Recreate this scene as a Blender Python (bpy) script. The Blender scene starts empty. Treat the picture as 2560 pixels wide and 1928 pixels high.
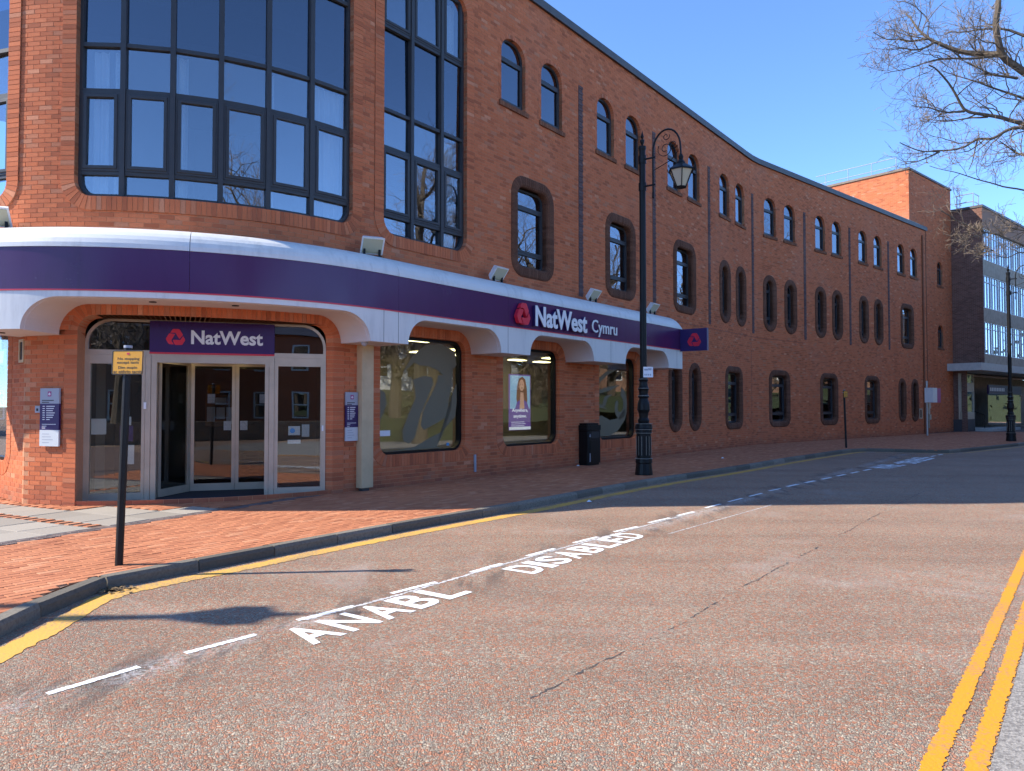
import bpy, math, random
import numpy as np
from mathutils import Vector, Matrix
random.seed(7); rng = np.random.default_rng(7)
R_ = math.radians
scn = bpy.context.scene
COL = scn.collection

# ------------------------------------------------------------------ camera
CAM_H, FPX = 1.57, 1850.0
cam = bpy.data.cameras.new('camera'); camo = bpy.data.objects.new('camera', cam); COL.objects.link(camo)
cam.sensor_width = 36.0; cam.lens = FPX / 2560 * 36.0
cam.clip_start = 0.05; cam.clip_end = 3000
camo.location = (0, 0, CAM_H)
PITCH = math.atan(51.0 / FPX)
camo.rotation_euler = (math.pi / 2 + PITCH, 0, 0)
scn.camera = camo
# ------------------------------------------------------------------ world + sun
SUN_EL, SUN_AZ = R_(39.0), R_(4.5)          # shadows run towards +X, turned SUN_AZ to +Y
world = bpy.data.worlds.new('World'); scn.world = world; world.use_nodes = True
wn = world.node_tree; wn.nodes.clear()
wo = wn.nodes.new('ShaderNodeOutputWorld'); bg = wn.nodes.new('ShaderNodeBackground')
sky = wn.nodes.new('ShaderNodeTexSky'); sky.sky_type = 'NISHITA'; sky.sun_disc = False
sky.sun_elevation = SUN_EL; sky.sun_rotation = R_(270) - SUN_AZ
sky.air_density = 1.0; sky.dust_density = 0.0; sky.ozone_density = 7.5; sky.altitude = 3500
bg.inputs['Strength'].default_value = 0.136
wn.links.new(sky.outputs[0], bg.inputs[0]); wn.links.new(bg.outputs[0], wo.inputs[0])
sl = bpy.data.lights.new('sun', 'SUN'); sl.energy = 2.75; sl.angle = R_(0.53); sl.color = (1.0, 0.93, 0.82)
so = bpy.data.objects.new('sun', sl); COL.objects.link(so)
sd = Vector((math.cos(SUN_EL) * math.cos(SUN_AZ), math.cos(SUN_EL) * math.sin(SUN_AZ), -math.sin(SUN_EL)))
so.rotation_euler = sd.to_track_quat('-Z', 'Y').to_euler(); so.location = (-30, 0, 30)
vs = scn.view_settings; vs.view_transform = 'Standard'; vs.look = 'None'; vs.exposure = 1.7; vs.gamma = 1.0
vs.use_curve_mapping = False

# ------------------------------------------------------------------ materials
MATS = {}
class NT:
    def __init__(s, name):
        m = bpy.data.materials.new(name); m.use_nodes = True; s.m = m; s.t = m.node_tree
        s.t.nodes.clear(); s.out = s.t.nodes.new('ShaderNodeOutputMaterial'); MATS[name] = m
    def n(s, t, **kw):
        nd = s.t.nodes.new(t)
        for k, v in kw.items():
            if k.startswith('i_'):
                nd.inputs[k[2:].replace('_', ' ')].default_value = v
            else: setattr(nd, k, v)
        return nd
    def l(s, a, b): s.t.links.new(a, b)
    def math(s, op, a, b=None):
        nd = s.n('ShaderNodeMath', operation=op)
        for i, v in enumerate((a, b)):
            if v is None: continue
            if isinstance(v, (int, float)): nd.inputs[i].default_value = v
            else: s.l(v, nd.inputs[i])
        return nd.outputs[0]
    def mix(s, f, a, b, mode='MIX'):
        nd = s.n('ShaderNodeMix', data_type='RGBA', blend_type=mode)
        for i, v in ((0, f), (6, a), (7, b)):
            if isinstance(v, (int, float)): nd.inputs[i].default_value = v
            elif isinstance(v, tuple): nd.inputs[i].default_value = (*v, 1)
            else: s.l(v, nd.inputs[i])
        return nd.outputs[2]
    def ramp(s, f, stops, interp='LINEAR'):
        nd = s.n('ShaderNodeValToRGB'); cr = nd.color_ramp; cr.interpolation = interp
        while len(cr.elements) < len(stops): cr.elements.new(0.5)
        for e, (p, c) in zip(cr.elements, stops): e.position = p; e.color = (*c, 1) if len(c) == 3 else c
        s.l(f, nd.inputs[0]); return nd.outputs[0]
    def coord(s): return s.n('ShaderNodeTexCoord').outputs['Object']
    def pos(s): return s.n('ShaderNodeNewGeometry').outputs['Position']
    def noise(s, scale, vec=None, detail=4, rough=0.6, dist=0.0):
        nd = s.n('ShaderNodeTexNoise'); nd.inputs['Scale'].default_value = scale; nd.inputs['Detail'].default_value = detail
        nd.inputs['Roughness'].default_value = rough; nd.inputs['Distortion'].default_value = dist
        s.l(vec if vec is not None else s.pos(), nd.inputs['Vector']); return nd.outputs[0]
    def bump(s, h, strength=0.4, dist=0.01):
        nd = s.n('ShaderNodeBump'); nd.inputs['Strength'].default_value = strength; nd.inputs['Distance'].default_value = dist
        s.l(h, nd.inputs['Height']); return nd.outputs[0]
    def principled(s, col, rough=0.8, normal=None, metallic=0.0, spec=0.5, coat=0.0):
        p = s.n('ShaderNodeBsdfPrincipled')
        if isinstance(col, tuple): p.inputs['Base Color'].default_value = (*col, 1)
        else: s.l(col, p.inputs['Base Color'])
        if isinstance(rough, (int, float)): p.inputs['Roughness'].default_value = rough
        else: s.l(rough, p.inputs['Roughness'])
        p.inputs['Metallic'].default_value = metallic; p.inputs['Specular IOR Level'].default_value = spec
        p.inputs['Coat Weight'].default_value = coat
        if normal is not None: s.l(normal, p.inputs['Normal'])
        s.l(p.outputs[0], s.out.inputs[0]); return p

def rnd_of(m):
    at = m.n('ShaderNodeAttribute', attribute_name='rnd').outputs['Fac']
    ob = m.n('ShaderNodeObjectInfo').outputs['Random']
    return m.math('FRACT', m.math('ADD', at, ob))

def mat_brick(name, stops, rough=0.88, grime=0.25, scale=1.0):
    m = NT(name); r = rnd_of(m)
    c = m.ramp(r, stops)
    n1 = m.noise(55, detail=5); n2 = m.noise(0.7, detail=3); n3 = m.noise(260, detail=2)
    c = m.mix(m.math('MULTIPLY', m.ramp(n1, [(0.35, (0, 0, 0)), (0.75, (1, 1, 1))]), 0.45), c, (0.36, 0.115, 0.05), 'MIX')
    c = m.mix(m.math('MULTIPLY', m.ramp(n3, [(0.55, (0, 0, 0)), (0.7, (1, 1, 1))]), 0.35), c, (0.44, 0.21, 0.11))
    c = m.mix(m.math('MULTIPLY', m.ramp(n2, [(0.45, (0, 0, 0)), (0.7, (1, 1, 1))]), grime), c, (0.74, 0.66, 0.62), 'MULTIPLY')
    mp = m.n('ShaderNodeMapping'); mp.inputs['Scale'].default_value = (2.6, 2.6, 0.16); m.l(m.pos(), mp.inputs[0])
    n5 = m.noise(1.0, mp.outputs[0], 5, 0.6); n6 = m.noise(0.35, detail=5)
    c = m.mix(m.math('MULTIPLY', m.ramp(n5, [(0.54, (0, 0, 0)), (0.72, (1, 1, 1))]), 0.25), c, (0.55, 0.48, 0.45), 'MULTIPLY')
    c = m.mix(m.math('MULTIPLY', m.ramp(n6, [(0.55, (0, 0, 0)), (0.75, (1, 1, 1))]), 0.16), c, (0.58, 0.36, 0.26))
    z = m.n('ShaderNodeSeparateXYZ'); m.l(m.pos(), z.inputs[0])
    low = m.ramp(m.math('ADD', z.outputs[2], m.math('MULTIPLY', m.noise(2.5), 0.5)), [(0.25, (1, 1, 1)), (0.62, (0, 0, 0))])
    c = m.mix(m.math('MULTIPLY', low, 0.35), c, (0.09, 0.065, 0.06))
    m.principled(c, rough, m.bump(n1, 0.35, 0.006), spec=0.25)
mat_brick('red_brick', [(0.0, (0.396, 0.107, 0.047)), (0.2, (0.557, 0.152, 0.063)), (0.45, (0.645, 0.184, 0.076)), (0.7, (0.616, 0.164, 0.063)),
                        (0.88, (0.689, 0.211, 0.091)), (0.96, (0.484, 0.191, 0.103)), (1.0, (0.733, 0.301, 0.159))])
mat_brick('dark_brick', [(0.0, (0.08, 0.046, 0.038)), (0.5, (0.135, 0.074, 0.058)), (1.0, (0.20, 0.11, 0.085))], grime=0.1)
mat_brick('surround_brick', [(0.0, (0.058, 0.030, 0.020)), (0.5, (0.082, 0.042, 0.027)), (1.0, (0.12, 0.062, 0.040))], grime=0.2)
mat_brick('sill_brick', [(0.0, (0.13, 0.055, 0.03)), (0.5, (0.18, 0.075, 0.04)), (1.0, (0.23, 0.10, 0.055))], grime=0.3)
mat_brick('blue_brick', [(0.0, (0.05, 0.05, 0.06)), (1.0, (0.10, 0.095, 0.105))], grime=0.1)
mat_brick('brown_brick', [(0.0, (0.26, 0.165, 0.115)), (0.5, (0.33, 0.215, 0.155)), (1.0, (0.40, 0.265, 0.195))], grime=0.2)
def simple(name, col, rough=0.6, metallic=0.0, nscale=0, namt=0.25, bump=0.0, spec=0.5, coat=0.0):
    m = NT(name); c = col; nrm = None
    if nscale:
        n = m.noise(nscale, detail=5)
        c = m.mix(m.math('MULTIPLY', m.ramp(n, [(0.4, (0, 0, 0)), (0.7, (1, 1, 1))]), namt), col, tuple(0.45 * v for v in col))
        if bump: nrm = m.bump(n, bump, 0.004)
    m.principled(c, rough, nrm, metallic, spec, coat); return m
simple('mortar', (0.56, 0.26, 0.135), 0.95, nscale=30, namt=0.4)
simple('dark_mortar', (0.30, 0.24, 0.21), 0.95, nscale=30)
simple('window_frame', (0.048, 0.048, 0.050), 0.45, spec=0.3, nscale=8, namt=0.2)
simple('coping_metal', (0.075, 0.07, 0.068), 0.55, nscale=3, namt=0.5)
simple('coping_stone', (0.22, 0.17, 0.13), 0.8, nscale=6, namt=0.5)
def streaky(name, col, rough, amt, spec=0.5):
    m = NT(name); mp = m.n('ShaderNodeMapping'); mp.inputs['Scale'].default_value = (7, 7, 0.9); m.l(m.pos(), mp.inputs[0])
    a = m.noise(1.0, mp.outputs[0], 6, 0.65); b = m.noise(1.3, detail=5)
    f = m.math('MULTIPLY', m.math('MULTIPLY', m.ramp(a, [(0.45, (0, 0, 0)), (0.72, (1, 1, 1))]), m.ramp(b, [(0.38, (0, 0, 0)), (0.62, (1, 1, 1))])), amt)
    c = m.mix(f, col, tuple(0.42 * v for v in col)); m.principled(c, m.math('ADD', m.math('MULTIPLY', b, 0.25), rough), m.bump(b, 0.12, 0.02), spec=spec)
streaky('white_panel', (0.71, 0.70, 0.66), 0.28, 0.42)
simple('soffit_paint', (0.66, 0.60, 0.57), 0.6, nscale=1.5, namt=0.10)
streaky('purple_panel', (0.072, 0.017, 0.084), 0.10, 0.30, 0.35)
simple('purple_sign', (0.050, 0.018, 0.11), 0.25)
simple('navy_sign', (0.03, 0.014, 0.10), 0.3)
simple('red_trim', (0.62, 0.03, 0.06), 0.4)
simple('logo_red', (0.72, 0.025, 0.055), 0.3)
simple('letter_white', (0.82, 0.82, 0.82), 0.4)
simple('letter_dark', (0.02, 0.02, 0.02), 0.6)
simple('steel', (0.56, 0.47, 0.36), 0.36, 0.35, nscale=3, namt=0.25)
simple('column_paint', (0.60, 0.46, 0.27), 0.42, 0.0, nscale=4, namt=0.25)
simple('black_paint', (0.010, 0.010, 0.010), 0.42, spec=0.22, nscale=6, namt=0.3)
simple('post_paint', (0.016, 0.015, 0.014), 0.45, spec=0.3, nscale=20, namt=0.4)
simple('gold_line', (0.34, 0.32, 0.27), 0.5)
simple('lamp_glass', (0.50, 0.44, 0.32), 0.25)
simple('yellow_plate', (0.78, 0.35, 0.004), 0.35, nscale=12, namt=0.12)
simple('flood_grey', (0.80, 0.80, 0.78), 0.4, nscale=9, namt=0.3)
simple('flood_lens', (0.50, 0.46, 0.30), 0.2)
simple('grey_plate', (0.35, 0.37, 0.42), 0.35)
simple('pale_plate', (0.55, 0.58, 0.60), 0.4)
simple('paper', (0.78, 0.79, 0.80), 0.7)
simple('blue_print', (0.05, 0.30, 0.62), 0.5)
simple('cream_box', (0.52, 0.46, 0.33), 0.5, nscale=8)
simple('magenta', (0.35, 0.05, 0.20), 0.4)
simple('white_frame', (0.62, 0.62, 0.60), 0.45, nscale=5, namt=0.2)
simple('concrete', (0.44, 0.35, 0.26), 0.85, nscale=4, namt=0.45, bump=0.3)
simple('pale_concrete', (0.55, 0.52, 0.46), 0.8, nscale=5, namt=0.25, bump=0.2)
simple('dark_stone', (0.06, 0.058, 0.06), 0.6, nscale=6)
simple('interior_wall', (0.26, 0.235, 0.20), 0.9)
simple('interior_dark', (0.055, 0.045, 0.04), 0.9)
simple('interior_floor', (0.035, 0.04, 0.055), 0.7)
simple('wood', (0.20, 0.085, 0.03), 0.5, nscale=4)
simple('curtain', (0.74, 0.76, 0.80), 0.9)
simple('mat_floor', (0.018, 0.022, 0.034), 0.85, nscale=60)
simple('bin_black', (0.010, 0.010, 0.010), 0.42, spec=0.22, nscale=14, namt=0.5)
simple('plant', (0.06, 0.07, 0.02), 0.8)
simple('leaf_litter', (0.20, 0.13, 0.06), 0.9, nscale=80)
simple('bark', (0.125, 0.095, 0.066), 0.9, nscale=14, namt=0.6, bump=0.6)
simple('twig', (0.21, 0.155, 0.105), 0.85, nscale=6, namt=0.35)
simple('grass', (0.045, 0.062, 0.016), 0.95, nscale=5, namt=0.6)
simple('hedge_leaf', (0.035, 0.05, 0.018), 0.8, nscale=3, namt=0.5)
simple('sandstone', (0.30, 0.23, 0.15), 0.9, nscale=3, namt=0.5)
simple('slate', (0.05, 0.05, 0.06), 0.6)
simple('hair', (0.10, 0.045, 0.02), 0.7)
simple('skin', (0.50, 0.27, 0.19), 0.6)
simple('poster_sky', (0.30, 0.45, 0.62), 0.5)
simple('poster_purple', (0.10, 0.045, 0.19), 0.5)
simple('rail_steel', (0.45, 0.47, 0.47), 0.35, 0.6)
simple('pink_bag', (0.7, 0.06, 0.25), 0.6)
def lit(name, col, e):
    m = NT(name); p = m.principled(col, 0.4); p.inputs['Emission Color'].default_value = (*col, 1); p.inputs['Emission Strength'].default_value = e
lit('screen_hair', (0.16, 0.07, 0.035), 0.35); lit('screen_skin', (0.52, 0.29, 0.20), 0.3); lit('screen_sky', (0.26, 0.42, 0.58), 0.3); lit('screen_purple', (0.13, 0.07, 0.25), 0.35); lit('screen_white', (0.7, 0.72, 0.78), 0.3)
m = NT('ceiling_light'); e = m.n('ShaderNodeEmission', i_Strength=3.0); e.inputs[0].default_value = (1, 0.86, 0.45, 1); m.l(e.outputs[0], m.out.inputs[0])
def mat_glass(name, tint, base, edge=1.0, rough=0.0, wob=0.02):
    m = NT(name)
    tr = m.n('ShaderNodeBsdfTransparent'); tr.inputs[0].default_value = (*tint, 1)
    gl = m.n('ShaderNodeBsdfGlossy'); gl.inputs['Roughness'].default_value = rough; gl.inputs[0].default_value = (0.93, 0.95, 1, 1)
    nz = m.noise(0.9, detail=1); m.l(m.bump(nz, wob, 0.05), gl.inputs['Normal'])
    ge = m.n('ShaderNodeNewGeometry'); dt = m.n('ShaderNodeVectorMath', operation='DOT_PRODUCT'); m.l(ge.outputs['Incoming'], dt.inputs[0]); m.l(ge.outputs['Normal'], dt.inputs[1])
    cs = m.math('SUBTRACT', 1.0, m.math('ABSOLUTE', dt.outputs['Value'])); fr = m.math('POWER', cs, 5.0)       # Schlick, same from both sides
    f = m.math('MINIMUM', m.math('ADD', m.math('MULTIPLY', fr, edge * (1 - base)), base + 0.03), 1.0)
    mx = m.n('ShaderNodeMixShader'); m.l(f, mx.inputs[0]); m.l(tr.outputs[0], mx.inputs[1]); m.l(gl.outputs[0], mx.inputs[2])
    m.l(mx.outputs[0], m.out.inputs[0])
mat_glass('solar_glass', (0.25, 0.33, 0.42), 0.13, wob=0.04)
mat_glass('clear_glass', (0.72, 0.76, 0.76), 0.17, wob=0.03)
mat_glass('shop_glass', (0.85, 0.87, 0.84), 0.09, 0.9, wob=0.03)
mat_glass('door_glass', (0.78, 0.78, 0.76), 0.03, 0.7, wob=0.02)
mat_glass('small_glass', (0.5, 0.55, 0.6), 0.16, wob=0.06)
mat_glass('office_glass', (0.30, 0.38, 0.45), 0.5, wob=0.02)
simple('frosted_film', (0.20, 0.175, 0.115), 0.6, spec=0.1)

# road: hot rolled surface with red and grey chippings
m = NT('road_surface'); p = m.pos()
nw = m.n('ShaderNodeTexNoise', i_Scale=25.0); m.l(p, nw.inputs['Vector']); wv_ = m.n('ShaderNodeVectorMath', operation='SCALE'); wv_.inputs['Scale'].default_value = 0.035; m.l(nw.outputs['Color'], wv_.inputs[0])
pw = m.n('ShaderNodeVectorMath', operation='ADD'); m.l(p, pw.inputs[0]); m.l(wv_.outputs[0], pw.inputs[1])
v1 = m.n('ShaderNodeTexVoronoi', i_Scale=66.0); m.l(pw.outputs[0], v1.inputs['Vector'])
v2 = m.n('ShaderNodeTexVoronoi', i_Scale=66.0, feature='DISTANCE_TO_EDGE'); m.l(pw.outputs[0], v2.inputs['Vector'])
hue = m.n('ShaderNodeSeparateColor'); m.l(v1.outputs['Color'], hue.inputs[0])
c = m.ramp(hue.outputs[0], [(0.0, (0.483, 0.200, 0.106)), (0.22, (0.546, 0.260, 0.152)), (0.42, (0.378, 0.225, 0.147)), (0.6, (0.367, 0.305, 0.216)), (0.85, (0.546, 0.440, 0.317)), (1.0, (0.304, 0.245, 0.184))])
gap = m.ramp(m.math('ADD', v2.outputs['Distance'], m.math('MULTIPLY', hue.outputs[2], 0.08)), [(0.02, (0, 0, 0)), (0.14, (1, 1, 1))])
c = m.mix(gap, (0.075, 0.058, 0.045), c)
big = m.noise(0.55, detail=6, rough=0.65); mid = m.noise(3.2, detail=5)
c = m.mix(m.math('MULTIPLY', m.ramp(big, [(0.42, (0, 0, 0)), (0.68, (1, 1, 1))]), 0.4), c, (0.66, 0.63, 0.62), 'MULTIPLY')
c = m.mix(m.math('MULTIPLY', m.ramp(mid, [(0.5, (0, 0, 0)), (0.75, (1, 1, 1))]), 0.25), c, (0.22, 0.19, 0.17))
tm = m.n('ShaderNodeMapping'); tm.inputs['Rotation'].default_value = (0, 0, R_(-52)); tm.inputs['Scale'].default_value = (0.07, 0.9, 1); m.l(p, tm.inputs[0])
trk = m.noise(1.0, tm.outputs[0], 4, 0.55)                     # wheel tracks along the street
c = m.mix(m.math('MULTIPLY', m.ramp(trk, [(0.46, (0, 0, 0)), (0.62, (1, 1, 1))]), 0.34), c, (0.62, 0.585, 0.57), 'MULTIPLY')
pal = m.noise(0.42, None, 6, 0.7, 1.2)
c = m.mix(m.math('MULTIPLY', m.ramp(pal, [(0.56, (0, 0, 0)), (0.70, (1, 1, 1))]), 0.28), c, (0.50, 0.44, 0.385))
oil = m.noise(0.9, None, 3, 0.5, 0.6)
c = m.mix(m.math('MULTIPLY', m.ramp(oil, [(0.68, (0, 0, 0)), (0.76, (1, 1, 1))]), 0.5), c, (0.11, 0.095, 0.085))
# tar smears and sprayed white dust along the freshly painted bay line
sx = m.n('ShaderNodeSeparateXYZ'); m.l(p, sx.inputs[0])
ln = m.math('ABSOLUTE', m.math('ADD', m.math('SUBTRACT', m.math('MULTIPLY', m.math('ADD', sx.outputs[0], 2.71), 0.7955), m.math('MULTIPLY', m.math('SUBTRACT', sx.outputs[1], 4.36), 0.606)), -0.06))
str_ = m.n('ShaderNodeMapping'); str_.inputs['Rotation'].default_value = (0, 0, R_(-40)); str_.inputs['Scale'].default_value = (2.2, 0.5, 1); m.l(p, str_.inputs[0])
nn = m.noise(1.6, str_.outputs[0], 5, 0.65)
st = m.math('MULTIPLY', m.ramp(ln, [(0.10, (1, 1, 1)), (0.55, (0, 0, 0))]), m.ramp(nn, [(0.50, (0, 0, 0)), (0.60, (1, 1, 1))]))
c = m.mix(m.math('MULTIPLY', st, 0.72), c, (0.085, 0.072, 0.064))
n4 = m.noise(1.1, None, 4); n5 = m.noise(30, None, 4)
wd_ = m.math('MULTIPLY', m.math('MULTIPLY', m.ramp(ln, [(0.02, (1, 1, 1)), (0.22, (0, 0, 0))]), m.ramp(n4, [(0.42, (0, 0, 0)), (0.55, (1, 1, 1))])), m.ramp(n5, [(0.40, (0, 0, 0)), (0.62, (1, 1, 1))]))
c = m.mix(m.math('MULTIPLY', wd_, 0.55), c, (0.62, 0.61, 0.59))
hgt = m.math('ADD', m.ramp(v2.outputs['Distance'], [(0.0, (0, 0, 0)), (0.3, (1, 1, 1))]), m.math('MULTIPLY', hue.outputs[1], 0.5))
m.principled(c, 0.85, m.bump(hgt, 0.8, 0.006), spec=0.3)
m = NT('grey_tarmac'); p = m.pos()
v1 = m.n('ShaderNodeTexVoronoi', i_Scale=80.0); m.l(p, v1.inputs['Vector'])
h = m.n('ShaderNodeSeparateColor'); m.l(v1.outputs['Color'], h.inputs[0])
c = m.ramp(h.outputs[0], [(0, (0.16, 0.145, 0.13)), (0.5, (0.27, 0.25, 0.22)), (1, (0.38, 0.345, 0.30))])
m.principled(c, 0.9, m.bump(v1.outputs['Distance'], 0.7, 0.006), spec=0.25)
def mat_paint(name, col, worn, hole=0.0):
    m = NT(name); n = m.noise(45, detail=5); n2 = m.noise(1.6, detail=5); n3 = m.noise(110, detail=3)
    w = m.ramp(m.math('ADD', m.math('MULTIPLY', n, 0.55), m.math('MULTIPLY', n2, 0.45)), [(worn - 0.03, (0, 0, 0)), (worn + 0.06, (1, 1, 1))])
    c = m.mix(m.math('MULTIPLY', w, 0.8), col, tuple(0.30 * v + 0.11 for v in col))
    c = m.mix(m.math('MULTIPLY', m.ramp(n3, [(0.56, (0, 0, 0)), (0.66, (1, 1, 1))]), 0.5), c, tuple(0.5 * v + 0.06 for v in col))
    m.principled(c, 0.75, m.bump(n, 0.7, 0.006), spec=0.25)
mat_paint('white_line', (0.84, 0.84, 0.82), 0.60)
mat_paint('yellow_line', (0.72, 0.29, 0.018), 0.53)
mat_paint('old_yellow', (0.66, 0.37, 0.075), 0.52)
mat_paint('ghost_white', (0.62, 0.59, 0.56), 0.50)
m = NT('tar_stain'); n = m.noise(60, detail=5); c = m.ramp(n, [(0.35, (0.045, 0.04, 0.038)), (0.65, (0.10, 0.085, 0.075))]); m.principled(c, 0.7, m.bump(n, 0.6, 0.006))
m = NT('paver'); r = rnd_of(m)
c = m.ramp(r, [(0, (0.389, 0.138, 0.066)), (0.4, (0.494, 0.192, 0.091)), (0.8, (0.460, 0.172, 0.083)), (1, (0.554, 0.251, 0.132))])
n = m.noise(90, detail=4); n2 = m.noise(1.1, detail=5)
c = m.mix(m.math('MULTIPLY', m.ramp(n2, [(0.45, (0, 0, 0)), (0.75, (1, 1, 1))]), 0.5), c, (0.652, 0.595, 0.572), 'MULTIPLY')
m.principled(c, 0.85, m.bump(n, 0.3, 0.004), spec=0.25)
m = NT('dark_paver'); r = rnd_of(m); c = m.ramp(r, [(0, (0.085, 0.06, 0.055)), (1, (0.16, 0.115, 0.10))]); n = m.noise(90); m.principled(c, 0.8, m.bump(n, 0.3, 0.004))
m = NT('slab'); r = rnd_of(m); c = m.ramp(r, [(0, (0.27, 0.235, 0.19)), (1, (0.36, 0.315, 0.255))]); n = m.noise(30, detail=6)
c = m.mix(m.math('MULTIPLY', m.ramp(n, [(0.5, (0, 0, 0)), (0.7, (1, 1, 1))]), 0.4), c, (0.19, 0.16, 0.13)); m.principled(c, 0.85, m.bump(n, 0.3, 0.004))
simple('joint_sand', (0.17, 0.105, 0.075), 0.95, nscale=20)
m = NT('kerb_stone'); r = rnd_of(m); c = m.ramp(r, [(0, (0.11, 0.095, 0.072)), (0.6, (0.19, 0.165, 0.125)), (1, (0.27, 0.235, 0.185))]); n = m.noise(35, detail=7)
c = m.mix(m.math('MULTIPLY', m.ramp(n, [(0.45, (0, 0, 0)), (0.7, (1, 1, 1))]), 0.6), c, (0.07, 0.06, 0.048)); m.principled(c, 0.9, m.bump(n, 0.5, 0.006))

# ------------------------------------------------------------------ mesh helpers
class MB:
    def __init__(s): s.v = []; s.f = []; s.r = []
    def add(s, vs, fs, r=None):
        o = len(s.v); s.v.extend(vs); s.f.extend([tuple(i + o for i in f) for f in fs])
        s.r.extend([random.random() if r is None else r] * len(fs)); return s
    def hexa(s, p, r=None):      # p: 8 points, bottom 4 ccw, top 4 ccw
        return s.add(p, [(0, 3, 2, 1), (4, 5, 6, 7), (0, 1, 5, 4), (1, 2, 6, 5), (2, 3, 7, 6), (3, 0, 4, 7)], random.random() if r is None else r)
    def box(s, x0, x1, y0, y1, z0, z1, fn=None, r=None):
        p = [(x0, y0, z0), (x1, y0, z0), (x1, y1, z0), (x0, y1, z0), (x0, y0, z1), (x1, y0, z1), (x1, y1, z1), (x0, y1, z1)]
        return s.hexa([fn(*q) for q in p] if fn else p, r)
    def tube(s, pts, rad, n=8, cap=True):
        pts = [Vector(p) for p in pts]; k = len(pts)
        rad = [rad] * k if isinstance(rad, (int, float)) else rad
        o = len(s.v); up = None; fs = []
        for i, p in enumerate(pts):
            t = (pts[min(i + 1, k - 1)] - pts[max(i - 1, 0)]).normalized()
            if up is None: up = t.orthogonal().normalized()
            up = (up - t * up.dot(t)); up = up.normalized() if up.length > 1e-6 else t.orthogonal().normalized()
            b = t.cross(up)
            for j in range(n):
                a = 2 * math.pi * j / n; s.v.append(tuple(p + (up * math.cos(a) + b * math.sin(a)) * rad[i]))
        for i in range(k - 1):
            for j in range(n):
                a, b2 = o + i * n + j, o + i * n + (j + 1) % n; fs.append((a, b2, b2 + n, a + n))
        if cap: fs.append(tuple(range(o + n - 1, o - 1, -1))); fs.append(tuple(range(o + (k - 1) * n, o + k * n)))
        s.f.extend(fs); s.r.extend([0.5] * len(fs)); return s
    def lathe(s, prof, n=16, c=(0, 0, 0)):
        o = len(s.v); fs = []
        for (r, z) in prof:
            for j in range(n):
                a = 2 * math.pi * j / n; s.v.append((c[0] + r * math.cos(a), c[1] + r * math.sin(a), c[2] + z))
        for i in range(len(prof) - 1):
            for j in range(n):
                a, b = o + i * n + j, o + i * n + (j + 1) % n; fs.append((a, b, b + n, a + n))
        fs.append(tuple(range(o + n - 1, o - 1, -1))); fs.append(tuple(range(o + (len(prof) - 1) * n, o + len(prof) * n)))
        s.f.extend(fs); s.r.extend([0.5] * len(fs)); return s
    def prism(s, poly, d0, d1, fn, r=None):   # poly in (u,v); fn(u,d,v)->world
        k = len(poly); vs = [fn(u, d0, v) for u, v in poly] + [fn(u, d1, v) for u, v in poly]
        fs = [tuple(range(k - 1, -1, -1)), tuple(range(k, 2 * k))] + [(i, (i + 1) % k, (i + 1) % k + k, i + k) for i in range(k)]
        return s.add(vs, fs, r)

def link(me, name, parent=None, world=True):
    o = bpy.data.objects.new(name, me); COL.objects.link(o)
    if parent is not None:
        o.parent = parent
        if world: o.matrix_parent_inverse = Matrix.Translation(-ROOTLOC.get(parent.name, Vector((0, 0, 0))))
    return o
ROOTLOC = {}
def mesh_from(v, f, rnd=None, mat=None, name='mesh', smooth=False):
    me = bpy.data.meshes.new(name); me.from_pydata(v, [], f); 
    if mat: me.materials.append(MATS[mat])
    if rnd is not None:
        a = me.attributes.new('rnd', 'FLOAT', 'FACE'); a.data.foreach_set('value', np.asarray(rnd, dtype=np.float32))
    if smooth: me.polygons.foreach_set('use_smooth', [True] * len(me.polygons))
    me.update(); return me
def part(name, mb, mat, parent=None, kind=None, smooth=False, world=True, label=None):
    me = mesh_from(mb.v, mb.f, mb.r, mat, name, smooth)
    o = link(me, name, parent, world)
    if parent is not None and world:
        # parts of parts inherit the root offset of the top-level thing
        if parent.parent is not None: o.matrix_parent_inverse = Matrix.Identity(4)
    if kind: o['kind'] = kind
    if label: o['label'] = label
    return o
def thing(name, label, cat, loc=(0, 0, 0), rz=0.0, group=None):
    o = bpy.data.objects.new(name, None); COL.objects.link(o); o.location = loc; o.rotation_euler = (0, 0, rz)
    o.empty_display_size = 0.2
    o['label'] = label; o['category'] = cat
    if group: o['group'] = group
    ROOTLOC[o.name] = Vector(loc); return o
def tag(o, label, cat, group=None):
    o['label'] = label; o['category'] = cat
    if group: o['group'] = group
    return o
def struct(name, mb, mat, smooth=False):
    o = part(name, mb, mat, None, 'structure', smooth); return o
def dup(root, loc, rz, label=None, sc=1.0):
    r = root.copy(); COL.objects.link(r); r.location = loc; r.rotation_euler = (0, 0, rz); r.scale = (sc, sc, sc)
    if label: r['label'] = label
    for ch in list(root.children):
        c = ch.copy(); COL.objects.link(c); c.parent = r
        for g in list(ch.children):
            d = g.copy(); COL.objects.link(d); d.parent = c
    return r
_txt = {}
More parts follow.
